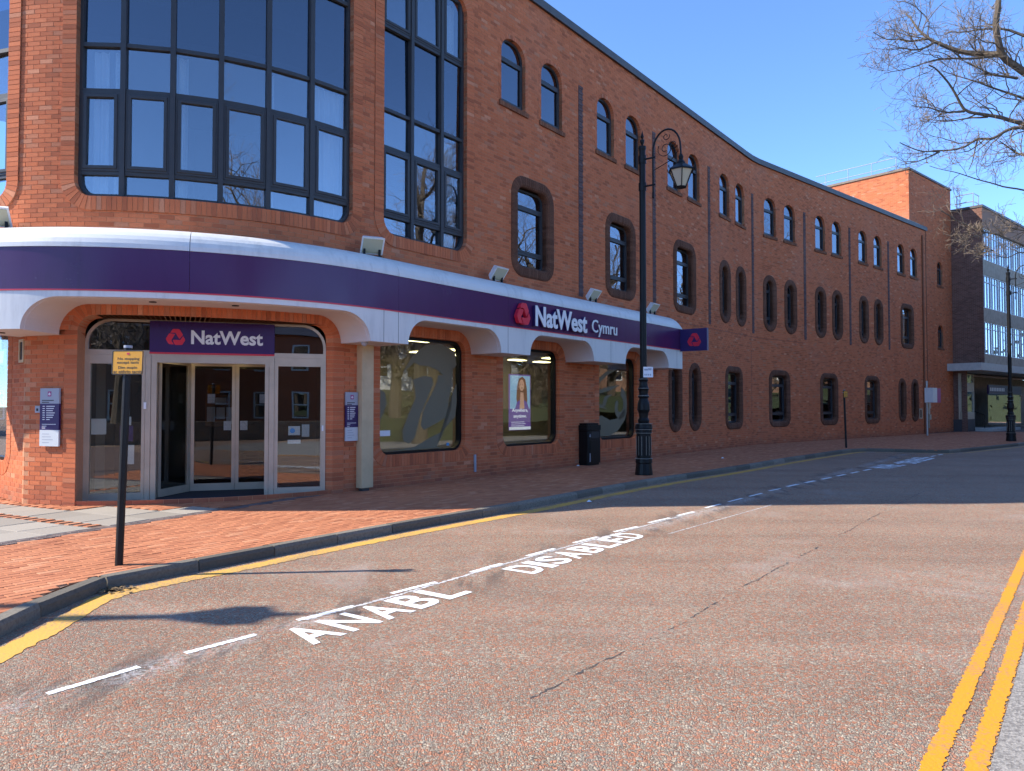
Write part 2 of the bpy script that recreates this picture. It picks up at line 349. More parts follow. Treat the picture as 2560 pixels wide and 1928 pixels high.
def text_poly(body, bold=0.0, space=1.0):
    """flat mesh (verts 2d, faces) of a text, scaled to its bounding box 0..1"""
    key = (body, bold, space)
    if key in _txt: return _txt[key]
    cu = bpy.data.curves.new('t', 'FONT'); cu.body = body; cu.offset = bold; cu.space_character = space; cu.resolution_u = 3
    ob = bpy.data.objects.new('t', cu); COL.objects.link(ob)
    bpy.context.view_layer.update()
    me = bpy.data.meshes.new_from_object(ob.evaluated_get(bpy.context.evaluated_depsgraph_get()))
    v = np.array([w.co[:2] for w in me.vertices]); f = [tuple(p.vertices) for p in me.polygons]
    ed = {}
    for q in f:
        for a, b in zip(q, q[1:] + q[:1]):
            if (b, a) in ed: del ed[(b, a)]
            else: ed[(a, b)] = 1
    lo, hi = v.min(0), v.max(0); v = (v - lo) / (hi - lo); asp = (hi - lo)[0] / (hi - lo)[1]
    bpy.data.objects.remove(ob); bpy.data.curves.remove(cu); bpy.data.meshes.remove(me)
    _txt[key] = (v, f, list(ed.keys()), asp); return _txt[key]
def text_mb(mb, body, u0, u1, v0, v1, d0, d1, fn, bold=0.0, space=1.0):
    v, f, ed, asp = text_poly(body, bold, space); k = len(v)
    U = u0 + v[:, 0] * (u1 - u0); V = v0 + v[:, 1] * (v1 - v0)
    vs = [fn(a, d1, b) for a, b in zip(U, V)] + [fn(a, d0, b) for a, b in zip(U, V)]
    fs = list(f) + [(a, a + k, b + k, b) for a, b in ed]
    return mb.add(vs, fs, 0.5)
def char_widths(word, bold=0.0, space=1.0):
    """relative start/end of each letter of a word inside the word's box"""
    full = text_poly(word, bold, space)[3]
    return full
LOGO = [(-.50, .50), (-.46, .60), (-.30, .84), (-.20, .90), (.26, .90), (.37, .84), (.66, .36), (.64, .24), (.36, -.12), (.29, -.05), (.12, .24), (.02, .43), (-.08, .50)]
def logo_pieces(cu, cv, size, d0, d1, fn, sx=1.0):
    out = []
    for k in range(3):
        a = -2 * math.pi / 3 * k; ca, sa = math.cos(a), math.sin(a)
        poly = [(cu + sx * size * (x * ca - y * sa), cv + size * (x * sa + y * ca)) for x, y in LOGO]
        mb = MB(); mb.prism(poly, d0, d1, fn, 0.5); out.append(mb)
    return out

# ------------------------------------------------------------------ plan of the street front (s along the wall, d outwards)
RA = 5.0; CA = np.array([-6.9, 16.68]); DA, DB = R_(52.0), R_(41.0); SA = RA * DA; LA = 20.3; RB = 6.0; SB = RB * (DA - DB)
A0 = CA + RA * np.array([math.sin(DA), -math.cos(DA)]); A1 = A0 + LA * np.array([math.cos(DA), math.sin(DA)])
CB = A1 + RB * np.array([math.sin(DA), -math.cos(DA)]); B0 = CB - RB * np.array([math.sin(DB), -math.cos(DB)])
TL = R_(-48); SL = RA * TL; L0 = CA + RA * np.array([math.sin(TL), -math.cos(TL)])
def Pv(s, d=0.0):
    s = np.asarray(s, float); d = np.broadcast_to(np.asarray(d, float), s.shape)
    t = np.where(s < SL, TL, np.where(s <= SA, s / RA, np.where(s <= SA + LA, DA, np.where(s <= SA + LA + SB, DA - (s - SA - LA) / RB, DB))))
    nx, ny = np.sin(t), -np.cos(t)
    x = np.where(s < SL, L0[0] + (s - SL) * math.cos(TL) + d * nx, 0.0); y = np.where(s < SL, L0[1] + (s - SL) * math.sin(TL) + d * ny, 0.0)
    k = (s >= SL) & (s <= SA); x = np.where(k, CA[0] + (RA + d) * nx, x); y = np.where(k, CA[1] + (RA + d) * ny, y)
    k = (s > SA) & (s <= SA + LA); x = np.where(k, A0[0] + (s - SA) * math.cos(DA) + d * nx, x); y = np.where(k, A0[1] + (s - SA) * math.sin(DA) + d * ny, y)
    k = (s > SA + LA) & (s <= SA + LA + SB); x = np.where(k, CB[0] - (RB - d) * nx, x); y = np.where(k, CB[1] - (RB - d) * ny, y)
    q = s - SA - LA - SB; k = q > 0; x = np.where(k, B0[0] + q * math.cos(DB) + d * nx, x); y = np.where(k, B0[1] + q * math.sin(DB) + d * ny, y)
    return x, y
# the ground storey breaks into flat facets left of the door
G1 = R_(-17); G2 = R_(-41); SC = -1.03; GP = np.array([-6.9, 11.68])
GC = GP + SC * np.array([math.cos(G1), math.sin(G1)])
def Gv(s, d=0.0):
    s = np.asarray(s, float); d = np.broadcast_to(np.asarray(d, float), s.shape)
    x, y = Pv(s, d)
    k = (s < 0) & (s >= SC); x = np.where(k, GP[0] + s * math.cos(G1) + d * math.sin(G1), x); y = np.where(k, GP[1] + s * math.sin(G1) - d * math.cos(G1), y)
    k = s < SC; x = np.where(k, GC[0] + (s - SC) * math.cos(G2) + d * math.sin(G2), x); y = np.where(k, GC[1] + (s - SC) * math.sin(G2) - d * math.cos(G2), y)
    return x, y
def W(s, d, z):
    x, y = Pv(s, d); return (float(x), float(y), float(z))
def G(s, d, z):
    x, y = Gv(s, d); return (float(x), float(y), float(z))
ZG = 2.76                # below: ground storey plan, above: upper plan
WALL_TOP = 11.55; S_END = 43.5; S_BEG = -6.0

# openings: (s0,s1,z0,z1,rb,rt) outer line of the surround
TOPW = [9.40, 10.99, 13.65, 15.27, 18.02, 19.58, 22.30, 23.86, 26.64, 28.26, 31.02, 32.64, 35.42, 37.15, 40.05, 41.77]
FIRST_W = [10.18, 14.49, 18.80, 40.78]; FIRST_N = [22.29, 23.89, 26.58, 28.29, 30.99, 32.63, 35.45, 37.14]
GR_N = [18.03, 19.56, 39.98, 41.68]; GR_W = [23.10, 27.30, 31.72, 36.29]
STRIPS = [12.34, 16.59, 20.86, 25.18, 29.56, 33.97, 38.43]
DOOR = (-0.20, 4.36, -0.03, 3.25, 0.0, 0.50)
SHOP = [(5.00, 7.92, 0.38, 3.20, 0.48, 0.48), (8.76, 11.54, 0.38, 3.20, 0.48, 0.48), (13.01, 15.66, 0.38, 3.20, 0.48, 0.48)]
LSHOP = (-5.2, -1.70, 0.38, 3.20, 0.48, 0.48)
BAY = (-0.28, 4.76, 4.68, 10.75, 0.50, 0.60); NEXTW = (5.07, 7.94, 4.68, 10.75, 0.55, 0.60); LBAY = (-5.6, -1.02, 4.68, 10.75, 0.50, 0.60)
def topw(c): return (c - 0.47, c + 0.47, 8.72, 10.28, 0.03, 0.40)
def fw(c): return (c - 0.88, c + 0.88, 4.67, 7.12, 0.42, 0.50)
def fn_(c): return (c - 0.54, c + 0.54, 4.66, 7.04, 0.52, 0.52)
def gn(c): return (c - 0.50, c + 0.50, 0.70, 3.06, 0.49, 0.49)
def gw(c): return (c - 0.87, c + 0.87, 0.68, 3.08, 0.40, 0.45)
def interval(o, z, ins=0.0):
    s0, s1, z0, z1, rb, rt = o; s0 += ins; s1 -= ins; z0 += ins; z1 -= ins; rb = max(rb - ins, 0.01); rt = max(rt - ins, 0.01)
    if z <= z0 or z >= z1: return None
    x = 0.0
    if z < z0 + rb: x = rb - math.sqrt(max(rb * rb - (z0 + rb - z) ** 2, 0))
    elif z > z1 - rt: x = rt - math.sqrt(max(rt * rt - (z - z1 + rt) ** 2, 0))
    return (s0 + x, s1 - x)
CUTS = [(DOOR, 0.1), (BAY, 0.1), (NEXTW, 0.1), (LSHOP, 0.1), (LBAY, 0.1)] + [(o, 0.1) for o in SHOP] + [(topw(c), -0.045) for c in TOPW] + \
       [(fw(c), 0.1) for c in FIRST_W] + [(fn_(c), 0.1) for c in FIRST_N] + [(gn(c), 0.1) for c in GR_N] + [(gw(c), 0.1) for c in GR_W] + \
       [((c - 0.11, c + 0.11, 4.5, 10.15, 0.001, 0.001), 0.0) for c in STRIPS]
def outline(o, ins=0.0, step=0.22, na=9):
    s0, s1, z0, z1, rb, rt = o
    # straight edges are sampled from the un-inset shape so that inset outlines keep matching points
    pts = []
    S0, S1, Z0, Z1 = s0 + ins, s1 - ins, (z0 + ins if rb > 0 else z0), z1 - ins; b = max(rb - ins, 0.008); t = max(rt - ins, 0.008)
    nb = max(2, int((s1 - s0 - 2 * rb) / step)); nt = max(2, int((s1 - s0 - 2 * rt) / step)); nv = max(2, int((z1 - z0 - rb - rt) / step))
    for i in range(nb): pts.append((S0 + b + (S1 - S0 - 2 * b) * i / nb, Z0))
    for i in range(na): a = -math.pi / 2 + math.pi / 2 * i / na; pts.append((S1 - b + b * math.cos(a), Z0 + b + b * math.sin(a)))
    for i in range(nv): pts.append((S1, Z0 + b + (Z1 - Z0 - b - t) * i / nv))
    for i in range(na): a = math.pi / 2 * i / na; pts.append((S1 - t + t * math.cos(a), Z1 - t + t * math.sin(a)))
    for i in range(nt): pts.append((S1 - t - (S1 - S0 - 2 * t) * i / nt, Z1))
    for i in range(na): a = math.pi / 2 + math.pi / 2 * i / na; pts.append((S0 + t + t * math.cos(a), Z1 - t + t * math.sin(a)))
    for i in range(nv): pts.append((S0, Z1 - t - (Z1 - Z0 - b - t) * i / nv))
    for i in range(na): a = math.pi + math.pi / 2 * i / na; pts.append((S0 + b + b * math.cos(a), Z0 + b + b * math.sin(a)))
    return pts
def band(mb, o, prof, fn, skip=None):
    """continuous band following the outline; prof = [(inset, d), ...]"""
    rings = [[fn(s, d, z) for s, z in outline(o, i)] for i, d in prof]; k = len(rings[0]); O = outline(o, prof[0][0])
    for a in range(len(prof) - 1):
        for i in range(k):
            j = (i + 1) % k
            if skip and skip(O[i]) and skip(O[j]): continue
            mb.add([rings[a][i], rings[a][j], rings[a + 1][j], rings[a + 1][i]], [(0, 1, 2, 3)], 0.5)
    return mb
def brick_ring(mb, o, prof, fn, pitch=0.078, gap=0.010, skip=None):
    """separate bricks round an outline, each with the cross profile prof = [(inset,d),...]"""
    Os = [np.array(outline(o, i) + outline(o, i)[:1]) for i, d in prof]
    mid = np.array(outline(o, prof[0][0] * 0.6 + prof[-1][0] * 0.4) + outline(o, prof[0][0] * 0.6 + prof[-1][0] * 0.4)[:1])
    L = np.concatenate([[0], np.cumsum(np.hypot(*np.diff(mid, axis=0).T))]); n = max(8, int(L[-1] / pitch))
    def at(A, l):
        return np.array([np.interp(l, L, A[:, 0]), np.interp(l, L, A[:, 1])])
    for i in range(n):
        l0 = L[-1] * i / n + gap / 2; l1 = L[-1] * (i + 1) / n - gap / 2
        P0 = [at(A, l0) for A in Os]; P1 = [at(A, l1) for A in Os]
        if skip and skip(P0[0]): continue
        jd = random.uniform(-0.0015, 0.0015)
        v = [fn(p[0], d + jd, p[1]) for p, (q, d) in zip(P0, prof)] + [fn(p[0], d + jd, p[1]) for p, (q, d) in zip(P1, prof)]
        k = len(prof); fs = [(a, a + k, a + k + 1, a + 1) for a in range(k - 1)]
        fs += [tuple(range(k)), tuple(range(2 * k - 1, k - 1, -1))]
        mb.add(v, fs, random.random())
    return mb

# ================================================================== SETTING
KERB = [(-3.55, -6.0), (-3.62, 2.5), (-3.70, 5.39), (-3.74, 5.89), (-3.82, 6.45), (-3.72, 6.85), (-3.40, 7.30), (-2.92, 7.92), (-2.42, 8.68), (-1.25, 10.26), (0.0, 11.80), (1.35, 13.70), (2.78, 15.62), (5.72, 19.05), (8.58, 22.65), (11.9, 26.5),
        (12.7, 27.25), (13.25, 27.38), (14.5, 26.65), (15.25, 26.25), (15.75, 26.45), (16.4, 27.0), (21.78, 31.54), (40.0, 47.2)]
def resample(path, step):
    p = np.array(path); L = np.concatenate([[0], np.cumsum(np.hypot(*np.diff(p, axis=0).T))]); n = max(1, int(round(L[-1] / step)))
    l = np.linspace(0, L[-1], n + 1); return np.stack([np.interp(l, L, p[:, 0]), np.interp(l, L, p[:, 1])], 1)
def smooth_path(path, it=2):
    p = np.array(path, float)
    for _ in range(it):
        q = [p[0]]
        for a, b in zip(p[:-1], p[1:]): q += [a * 0.8 + b * 0.2, a * 0.2 + b * 0.8]
        q.append(p[-1]); p = np.array(q)
    return p
def offs(path, d):      # to the right of travel = towards the road
    p = np.asarray(path); t = np.gradient(p, axis=0); t /= np.linalg.norm(t, axis=1)[:, None]
    return p + d * np.stack([t[:, 1], -t[:, 0]], 1)
KS = smooth_path(KERB, 1)
RZ = -0.11
mb = MB(); E = 900
mb.add([(-E, -E, RZ), (E, -E, RZ), (E, E, RZ), (-E, E, RZ)], [(0, 1, 2, 3)], 0.5)
road = struct('road', mb, 'road_surface')
# pavement bed with the pavers on top
kin = offs(KS, -0.125)
mb = MB(); poly = [(*p, -0.012) for p in kin] + [(40, 80, -0.012), (-40, 80, -0.012), (-40, -6, -0.012)]
mb.add(poly, [tuple(range(len(poly)))], 0.5)
pavement = struct('pavement', mb, 'joint_sand')
# kerb stones, each its own piece
kerb = thing('kerb', 'kerb', 'kerb'); del kerb['label'], kerb['category']; kerb['kind'] = 'structure'
kp = resample(KS, 0.915)
for a, b in zip(kp[:-1], kp[1:]):
    if a[1] < 3.0: continue
    t = b - a; L = np.linalg.norm(t); t /= L; n = np.array([t[1], -t[0]])
    def kf(u, v, z): q = a + t * u - n * 0.125 + n * v; return (q[0], q[1], z)
    mb = MB(); h = random.uniform(-0.003, 0.003); w = 0.125; g = 0.005
    prof = [(0, -0.2), (w + 0.008, -0.2), (w + 0.003, -0.03 + h), (w - 0.018, 0.004 + h), (0.0, 0.006 + h)]
    vs = [kf(g, v, z) for v, z in prof] + [kf(L - g, v, z) for v, z in prof]; k = 5
    mb.add(vs, [(i, (i + 1) % k, (i + 1) % k + k, i + k) for i in range(k)] + [tuple(range(k - 1, -1, -1)), tuple(range(k, 2 * k))])
    part('kerbstone', mb, 'kerb_stone', kerb)
# pavers
def inside(pt, poly):
    x, y = pt; c = False; n = len(poly); j = n - 1
    for i in range(n):
        if (poly[i][1] > y) != (poly[j][1] > y) and x < (poly[j][0] - poly[i][0]) * (y - poly[i][1]) / (poly[j][1] - poly[i][1]) + poly[i][0]: c = not c
        j = i
    return c
kin2 = offs(KS, -0.13)
sw = np.linspace(-3.2, 48.5, 120); wx, wy = Gv(sw, 0.0)
pav_poly = [tuple(p) for p in kin2 if p[1] > 3.4] + [(33, 44.5)] + [(a, b) for a, b in zip(wx[::-1], wy[::-1])] + [(-11.5, 15), (-11.5, 3.4)]
pav_np = np.array(pav_poly)
def inside_np(pts, poly):
    c = np.zeros(len(pts), bool); n = len(poly); j = n - 1; x, y = pts[:, 0], pts[:, 1]
    for i in range(n):
        xi, yi = poly[i]; xj, yj = poly[j]
        if yi != yj: c ^= ((yi > y) != (yj > y)) & (x < (xj - xi) * (y - yi) / (yj - yi) + xi)
        j = i
    return c
SLAB_A = np.array([-6.93, 6.3]); SLAB_T = np.array([math.cos(R_(63.0)), math.sin(R_(63.0))]); SLAB_N = np.array([-SLAB_T[1], SLAB_T[0]])
def slab_side(pts): return (pts - SLAB_A) @ SLAB_N      # > 0 : left of the dark border
def wall_dist(pts):
    d = np.full(len(pts), 9.0)
    for s in np.linspace(-3.2, 5.5, 120):
        x, y = Gv(s, 0.0); d = np.minimum(d, np.hypot(pts[:, 0] - x, pts[:, 1] - y))
    return d
def seen(pts, m=0.15):
    return (np.abs(pts[:, 0] / np.maximum(pts[:, 1], 0.1)) < 0.70 + m) & (pts[:, 1] > 3.4)
def grid_pieces(ang, L, Wd, box, bond=0.5):
    c, s_ = math.cos(ang), math.sin(ang); out = []
    corners = np.array([(box[0], box[2]), (box[1], box[2]), (box[0], box[3]), (box[1], box[3])])
    u = corners @ np.array([c, s_]); v = corners @ np.array([-s_, c])
    rows = np.arange(math.floor(v.min() / Wd), math.ceil(v.max() / Wd)); cols = np.arange(math.floor(u.min() / L) - 1, math.ceil(u.max() / L) + 1)
    RR, CC = np.meshgrid(rows, cols, indexing='ij'); uu = (CC + 0.5 + bond * (RR % 2)) * L; vv = (RR + 0.5) * Wd
    return np.stack([uu * c - vv * s_, uu * s_ + vv * c], -1).reshape(-1, 2)
def piece_mesh(L, Wd, gap, top, ang):
    c, s_ = math.cos(ang), math.sin(ang); a, b = L / 2 - gap / 2, Wd / 2 - gap / 2; ch = 0.004
    lo = [(-a, -b), (a, -b), (a, b), (-a, b)]; hi = [(-a + ch, -b + ch), (a - ch, -b + ch), (a - ch, b - ch), (-a + ch, b - ch)]
    v = [(x * c - y * s_, x * s_ + y * c, -0.03) for x, y in lo] + [(x * c - y * s_, x * s_ + y * c, top - 0.004) for x, y in lo] + [(x * c - y * s_, x * s_ + y * c, top) for x, y in hi]
    f = [(0, 1, 5, 4), (1, 2, 6, 5), (2, 3, 7, 6), (3, 0, 4, 7), (4, 5, 9, 8), (5, 6, 10, 9), (6, 7, 11, 10), (7, 4, 8, 11), (8, 9, 10, 11)]
    return np.array(v), f
def scatter(name, many, pts, L, Wd, gap, ang, mat, parent, nobj, top=0.0):
    v, f = piece_mesh(L, Wd, gap, top, ang); d = np.hypot(pts[:, 0], pts[:, 1]); order = np.argsort(d); pts = pts[order]
    vis = np.abs(pts[:, 0] / pts[:, 1]) < 0.69
    sel = np.where(vis)[0][:nobj]; me = mesh_from([tuple(q) for q in v], f, None, mat, name)
    for i in sel:
        o = bpy.data.objects.new(name, me); COL.objects.link(o); o.parent = parent
        o.location = (pts[i, 0], pts[i, 1], random.gauss(0, 0.0012)); o.rotation_euler = (random.gauss(0, .004), random.gauss(0, .004), random.uniform(-.006, .006))
    rest = np.setdiff1d(np.arange(len(pts)), sel)
    if len(rest):
        P = pts[rest]; k = len(v); h = rng.normal(0, 0.0012, len(P))
        V = np.zeros((len(P), k, 3)); V[:] = v[None]; V[:, :, 0] += P[:, None, 0]; V[:, :, 1] += P[:, None, 1]; V[:, :, 2] += h[:, None]
        F = [tuple(j + i * k for j in q) for i in range(len(P)) for q in f]
        rr = np.repeat(rng.random(len(P)), len(f))
        o = link(mesh_from(V.reshape(-1, 3).tolist(), F, rr, mat, many), many, parent, False); o['kind'] = 'stuff'
box = (-11, 34, 3.4, 46)
pts = grid_pieces(R_(53), 0.2, 0.1, box); pts = pts[inside_np(pts, pav_np) & seen(pts)]
sd_ = slab_side(pts); wd = wall_dist(pts)
red = pts[(sd_ < -0.11)]; scatter('paving_block', 'paving_blocks', red, 0.2, 0.1, 0.007, R_(53), 'paver', pavement, 300)
ang = math.atan2(SLAB_T[1], SLAB_T[0])
bp = grid_pieces(ang, 0.1, 0.2, (-11, 0, 3.4, 15), 0.5)
tt = np.array([SLAB_A + SLAB_T * (k * 0.1) + SLAB_N * (0.1 * j - 0.05) for k in range(-40, 90) for j in (0, 1)])
tt = tt[inside_np(tt, pav_np) & seen(tt)]; scatter('border_block', 'border_blocks', tt, 0.1, 0.1, 0.008, ang, 'dark_paver', pavement, 60)
# red strip along the wall and across the slabs, then the slabs
sp = np.array([SLAB_A + SLAB_T * (k * 0.6 + 0.31 + (0.22 if k >= 6 else 0)) + SLAB_N * (0.10 + 0.3 + 0.6 * j) for k in range(-8, 15) for j in range(0, 12)])
k = (wall_dist(sp) > 0.46) & inside_np(sp, pav_np) & seen(sp)
strip_row = np.zeros(len(sp), bool)
scatter('paving_slab', 'paving_slabs', sp[k & ~strip_row], 0.6, 0.6, 0.010, ang, 'slab', pavement, 80)
occ = sp[k & ~strip_row]
lp = grid_pieces(ang, 0.2, 0.1, (-11, 0, 3.4, 15), 0.5); lp = lp[inside_np(lp, pav_np) & seen(lp) & (slab_side(lp) > 0.14)]
if len(occ):
    du = np.abs((lp[:, None, :] - occ[None]) @ SLAB_T); dv = np.abs((lp[:, None, :] - occ[None]) @ SLAB_N)
    lp = lp[~np.any((du < 0.39) & (dv < 0.34), axis=1)]
if len(lp): scatter('strip_block', 'strip_blocks', lp, 0.2, 0.1, 0.006, ang, 'paver', pavement, 60)

# ---- road markings
ZM = RZ + 0.004
def ribbon(mb, path, w, z, jag=0.0, step=0.05):
    p = resample(path, step); t = np.gradient(p, axis=0); t /= np.linalg.norm(t, axis=1)[:, None]; n = np.stack([t[:, 1], -t[:, 0]], 1)
    k = len(p); a = p + n * (w / 2 + rng.uniform(-jag, jag, (k, 1))); b = p - n * (w / 2 + rng.uniform(-jag, jag, (k, 1)))
    mb.add([(*q, z) for q in a] + [(*q, z) for q in b], [(i, i + 1, i + 1 + k, i + k) for i in range(k - 1)], 0.5); return mb
yl = offs(KS, 0.245); i0 = int(np.argmin(np.abs(yl[:, 1] - 2.5))); i1 = int(np.argmin(np.hypot(yl[:, 0] - 13.2, yl[:, 1] - 27.0)))
mb = MB(); ribbon(mb, [tuple(p) for p in yl[i0:i1] if p[0] < 30], 0.20, ZM, 0.016); part('yellow_kerb_line', mb, 'old_yellow', road)
mb = MB(); ribbon(mb, [(13.1, 26.75), (15.1, 26.0), (15.6, 26.15)], 0.1, ZM, 0.01); part('yellow_kerb_line', mb, 'old_yellow', road)
mb = MB(); ribbon(mb, [(16.0, 26.3), (21.9, 31.2), (40, 46.5)], 0.1, ZM, 0.01); part('yellow_kerb_line', mb, 'old_yellow', road)
dyl_t = np.array([math.cos(R_(51.9)), math.sin(R_(51.9))]); dyl_n = np.array([dyl_t[1], -dyl_t[0]])
for base, w in ((np.array([1.92, 3.45]), 0.085), (np.array([2.13, 3.45]), 0.085)):
    mb = MB(); ribbon(mb, [tuple(base - dyl_t * 6), tuple(base + dyl_t * 9), tuple(base + dyl_t * 45)], w, ZM, 0.009, 0.02); part('double_yellow_line', mb, 'yellow_line', road)
mb = MB(); q0 = np.array([2.195, 3.45])
mb.add([(*(q0 - dyl_t * 8), ZM - 0.002), (*(q0 + dyl_t * 45), ZM - 0.002), (*(q0 + dyl_t * 45 + dyl_n * 8), ZM - 0.002), (*(q0 - dyl_t * 8 + dyl_n * 8), ZM - 0.002)], [(3, 2, 1, 0)], 0.5)
part('tarmac_verge', mb, 'grey_tarmac', road)
DASH = [((-2.71, 4.36), (-2.40, 4.81)), ((-2.22, 5.07), (-1.88, 5.48)), ((-1.68, 5.84), (-1.33, 6.26)), ((-1.08, 6.67), (-0.72, 7.10)), ((-0.42, 7.51), (-0.11, 7.93)), ((0.16, 8.32), (0.50, 8.75)),
        ((0.75, 9.11), (1.10, 9.53)), ((1.36, 9.91), (1.74, 10.33)), ((1.96, 10.67), (2.36, 11.14)), ((2.53, 11.37), (2.88, 11.79)), ((3.18, 12.22), (3.56, 12.70)), ((3.79, 13.01), (4.18, 13.49)), ((4.40, 13.77), (4.81, 14.28)), ((5.07, 14.66), (5.45, 15.07))]
p = np.array([5.72, 15.45]); dv = np.array([15.46 - 5.72, 26.33 - 15.45]); Ld = np.linalg.norm(dv); dv /= Ld; q = 0.0
while q < Ld - 0.6: DASH.append((tuple(p + dv * q), tuple(p + dv * (q + 0.6)))); q += 1.02
for a, b in DASH:
    mb = MB(); ribbon(mb, [a, b], 0.055 if a[1] < 15 else 0.085, ZM, 0.006, 0.015); part('bay_dash', mb, 'white_line', road)
# thin old line under the dashes and smeared tar round the new paint
mb = MB(); ribbon(mb, [(-1.62, 5.86), (-1.0, 6.63), (0.2, 8.28), (2.9, 11.75)], 0.034, ZM - 0.001, 0.014, 0.02); part('worn_line', mb, 'ghost_white', road)
mb = MB(); ribbon(mb, [(2.05, 9.75), (4.4, 12.6)], 0.02, ZM - 0.001, 0.009, 0.03); part('worn_line', mb, 'ghost_white', road)
def road_text(body, o, dirdeg, length, height, name):
    t = np.array([math.cos(R_(dirdeg)), math.sin(R_(dirdeg))]); n = np.array([-t[1], t[0]])
    def f(u, d, v): q = np.array(o) + t * u + n * v; return (q[0], q[1], ZM + 0.0005)
    root = None; w = length / len(body); tot = sum(0.45 if c == 'I' else 1.0 for c in body); u = 0.0
    for c in body:
        k = 0.45 if c == 'I' else 1.0; cw = length * k / tot; mb = MB(); pad = cw * 0.08
        v, fa, ed, asp = text_poly(c, 0.022)
        mb.add([f(u + pad + a * (cw - 2 * pad), 0, b * height) for a, b in v], fa, 0.5); u += cw
        if root is None: root = part(name, mb, 'white_line', road)
        else: part('letter', mb, 'white_line', root)
    return root
road_text('ANABL', (-1.41, 5.22), 54.8, 1.86, 0.44, 'road_lettering')
road_text('DISABLED', (0.20, 7.40), 55.0, 2.76, 0.40, 'road_lettering')
road_text('ANABL', (10.05, 19.75), 48.5, 1.75, 0.62, 'road_lettering')
road_text('DISABLED', (11.70, 21.50), 50.5, 3.1, 0.60, 'road_lettering')
def blob(cx, cy, a, b, ang, z, n=40, rag=0.35):
    ph = rng.uniform(0, 6.28, 6); am = rng.uniform(0.2, 1, 6); pts = []
    for i in range(n):
        t = 2 * math.pi * i / n; r = 1 + rag * sum(am[k] * math.sin((k + 2) * t + ph[k]) for k in range(6)) / 3
        x, y = a * r * math.cos(t), b * r * math.sin(t); pts.append((cx + x * math.cos(ang) - y * math.sin(ang), cy + x * math.sin(ang) + y * math.cos(ang), z))
    return pts
# crack along the old surfacing joint
mb = MB(); cr = resample([(0.11, 4.3), (0.54, 4.85), (1.23, 5.65), (2.16, 6.94), (3.76, 9.01), (6.5, 12.6), (12, 19.5)], 0.03)
cr = cr + rng.normal(0, 0.007, cr.shape) + np.stack([0.008 * np.sin(np.arange(len(cr)) * 0.21), np.zeros(len(cr))], 1)
t = np.gradient(cr, axis=0); t /= np.linalg.norm(t, axis=1)[:, None]; n = np.stack([t[:, 1], -t[:, 0]], 1); k = len(cr)
wv = np.abs(0.003 + 0.003 * np.sin(np.arange(k) * 0.37) + rng.normal(0, 0.005, k))
mb.add([(*q, ZM - 0.002) for q in cr + n * wv[:, None]] + [(*q, ZM - 0.002) for q in cr - n * wv[:, None]], [(i, i + 1, i + 1 + k, i + k) for i in range(k - 1) if math.sin(i * .11) + math.sin(i * .047 + 1) + random.gauss(0, .9) > -0.35], 0.5)
part('crack', mb, 'tar_stain', road)

# ================================================================== BANK BUILDING
bank = thing('bank_building', 'long red brick bank building with rounded corner, white and purple canopy and arched windows', 'building', (float(A0[0]), float(A0[1]), 0))
# ---- bricks
CH = 0.075; JN = 0.010
def free_runs(z, sa, sb):
    cut = []
    for o, ins in CUTS:
        iv = interval(o, z, ins)
        if iv: cut.append(iv)
    cut.sort(); runs = []; a = sa
    for c0, c1 in cut:
        if c0 > a: runs.append((a, min(c0, sb)))
        a = max(a, c1)
    if a < sb: runs.append((a, sb))
    return runs
BR = []   # s0,s1,z0,z1
BACK = []
ncourse = int(WALL_TOP / CH)
for k in range(-1, ncourse):
    z0 = k * CH; zc = z0 + CH / 2
    for a, b in free_runs(zc, S_BEG, S_END):
        BACK.append((a, b, z0, z0 + CH))
        off = 0.1125 if k % 2 else 0.0
        i0 = math.floor((a - off) / 0.225) ; x = i0 * 0.225 + off
        while x < b:
            c0, c1 = max(x + JN / 2, a), min(x + 0.225 - JN / 2, b)
            if c1 - c0 > 0.02: BR.append((c0, c1, z0 + JN / 2, z0 + CH - JN / 2))
            x += 0.225
BR = np.array(BR)
def wallxy(s, d, z):
    xu, yu = Pv(s, d); xl, yl_ = Gv(s, d); low = z < ZG
    return np.where(low, xl, xu), np.where(low, yl_, yu)
def proj_size(BRa):
    s = BRa[:, :2].mean(1); z = BRa[:, 2:].mean(1); x, y = wallxy(s, 0.0, z); x0, y0 = wallxy(BRa[:, 0], 0.0, z); x1, y1 = wallxy(BRa[:, 1], 0.0, z)
    w = np.abs(x1 / y1 - x0 / y0); h = (BRa[:, 3] - BRa[:, 2]) / y
    px = 1280 + 1850 * x / y; py = 1015 - 1850 * (z - CAM_H) / y
    return w * h * ((px > 5) & (px < 2555) & (py > 5)), px, py
size, px, py = proj_size(BR)
size = np.where((BR[:, 2] > 2.7) & (BR[:, 3] < 4.4) & (BR[:, 0] > -2) & (BR[:, 1] < 17), 0, size)      # behind the canopy
full = (BR[:, 1] - BR[:, 0]) > 0.2
sel = np.argsort(-np.where(full, size, 0))[:300]
mask = np.zeros(len(BR), bool); mask[sel] = True
PROUD = 0.005
v = [(-.1075, -.03, -.0325), (.1075, -.03, -.0325), (.1075, .03, -.0325), (-.1075, .03, -.0325), (-.1075, -.03, .0325), (.1075, -.03, .0325), (.1075, .03, .0325), (-.1075, .03, .0325)]
bm_one = mesh_from(v, [(0, 3, 2, 1), (4, 5, 6, 7), (0, 1, 5, 4), (1, 2, 6, 5), (2, 3, 7, 6), (3, 0, 4, 7)], None, 'red_brick', 'brick')
binv = Matrix.Translation(-ROOTLOC[bank.name])
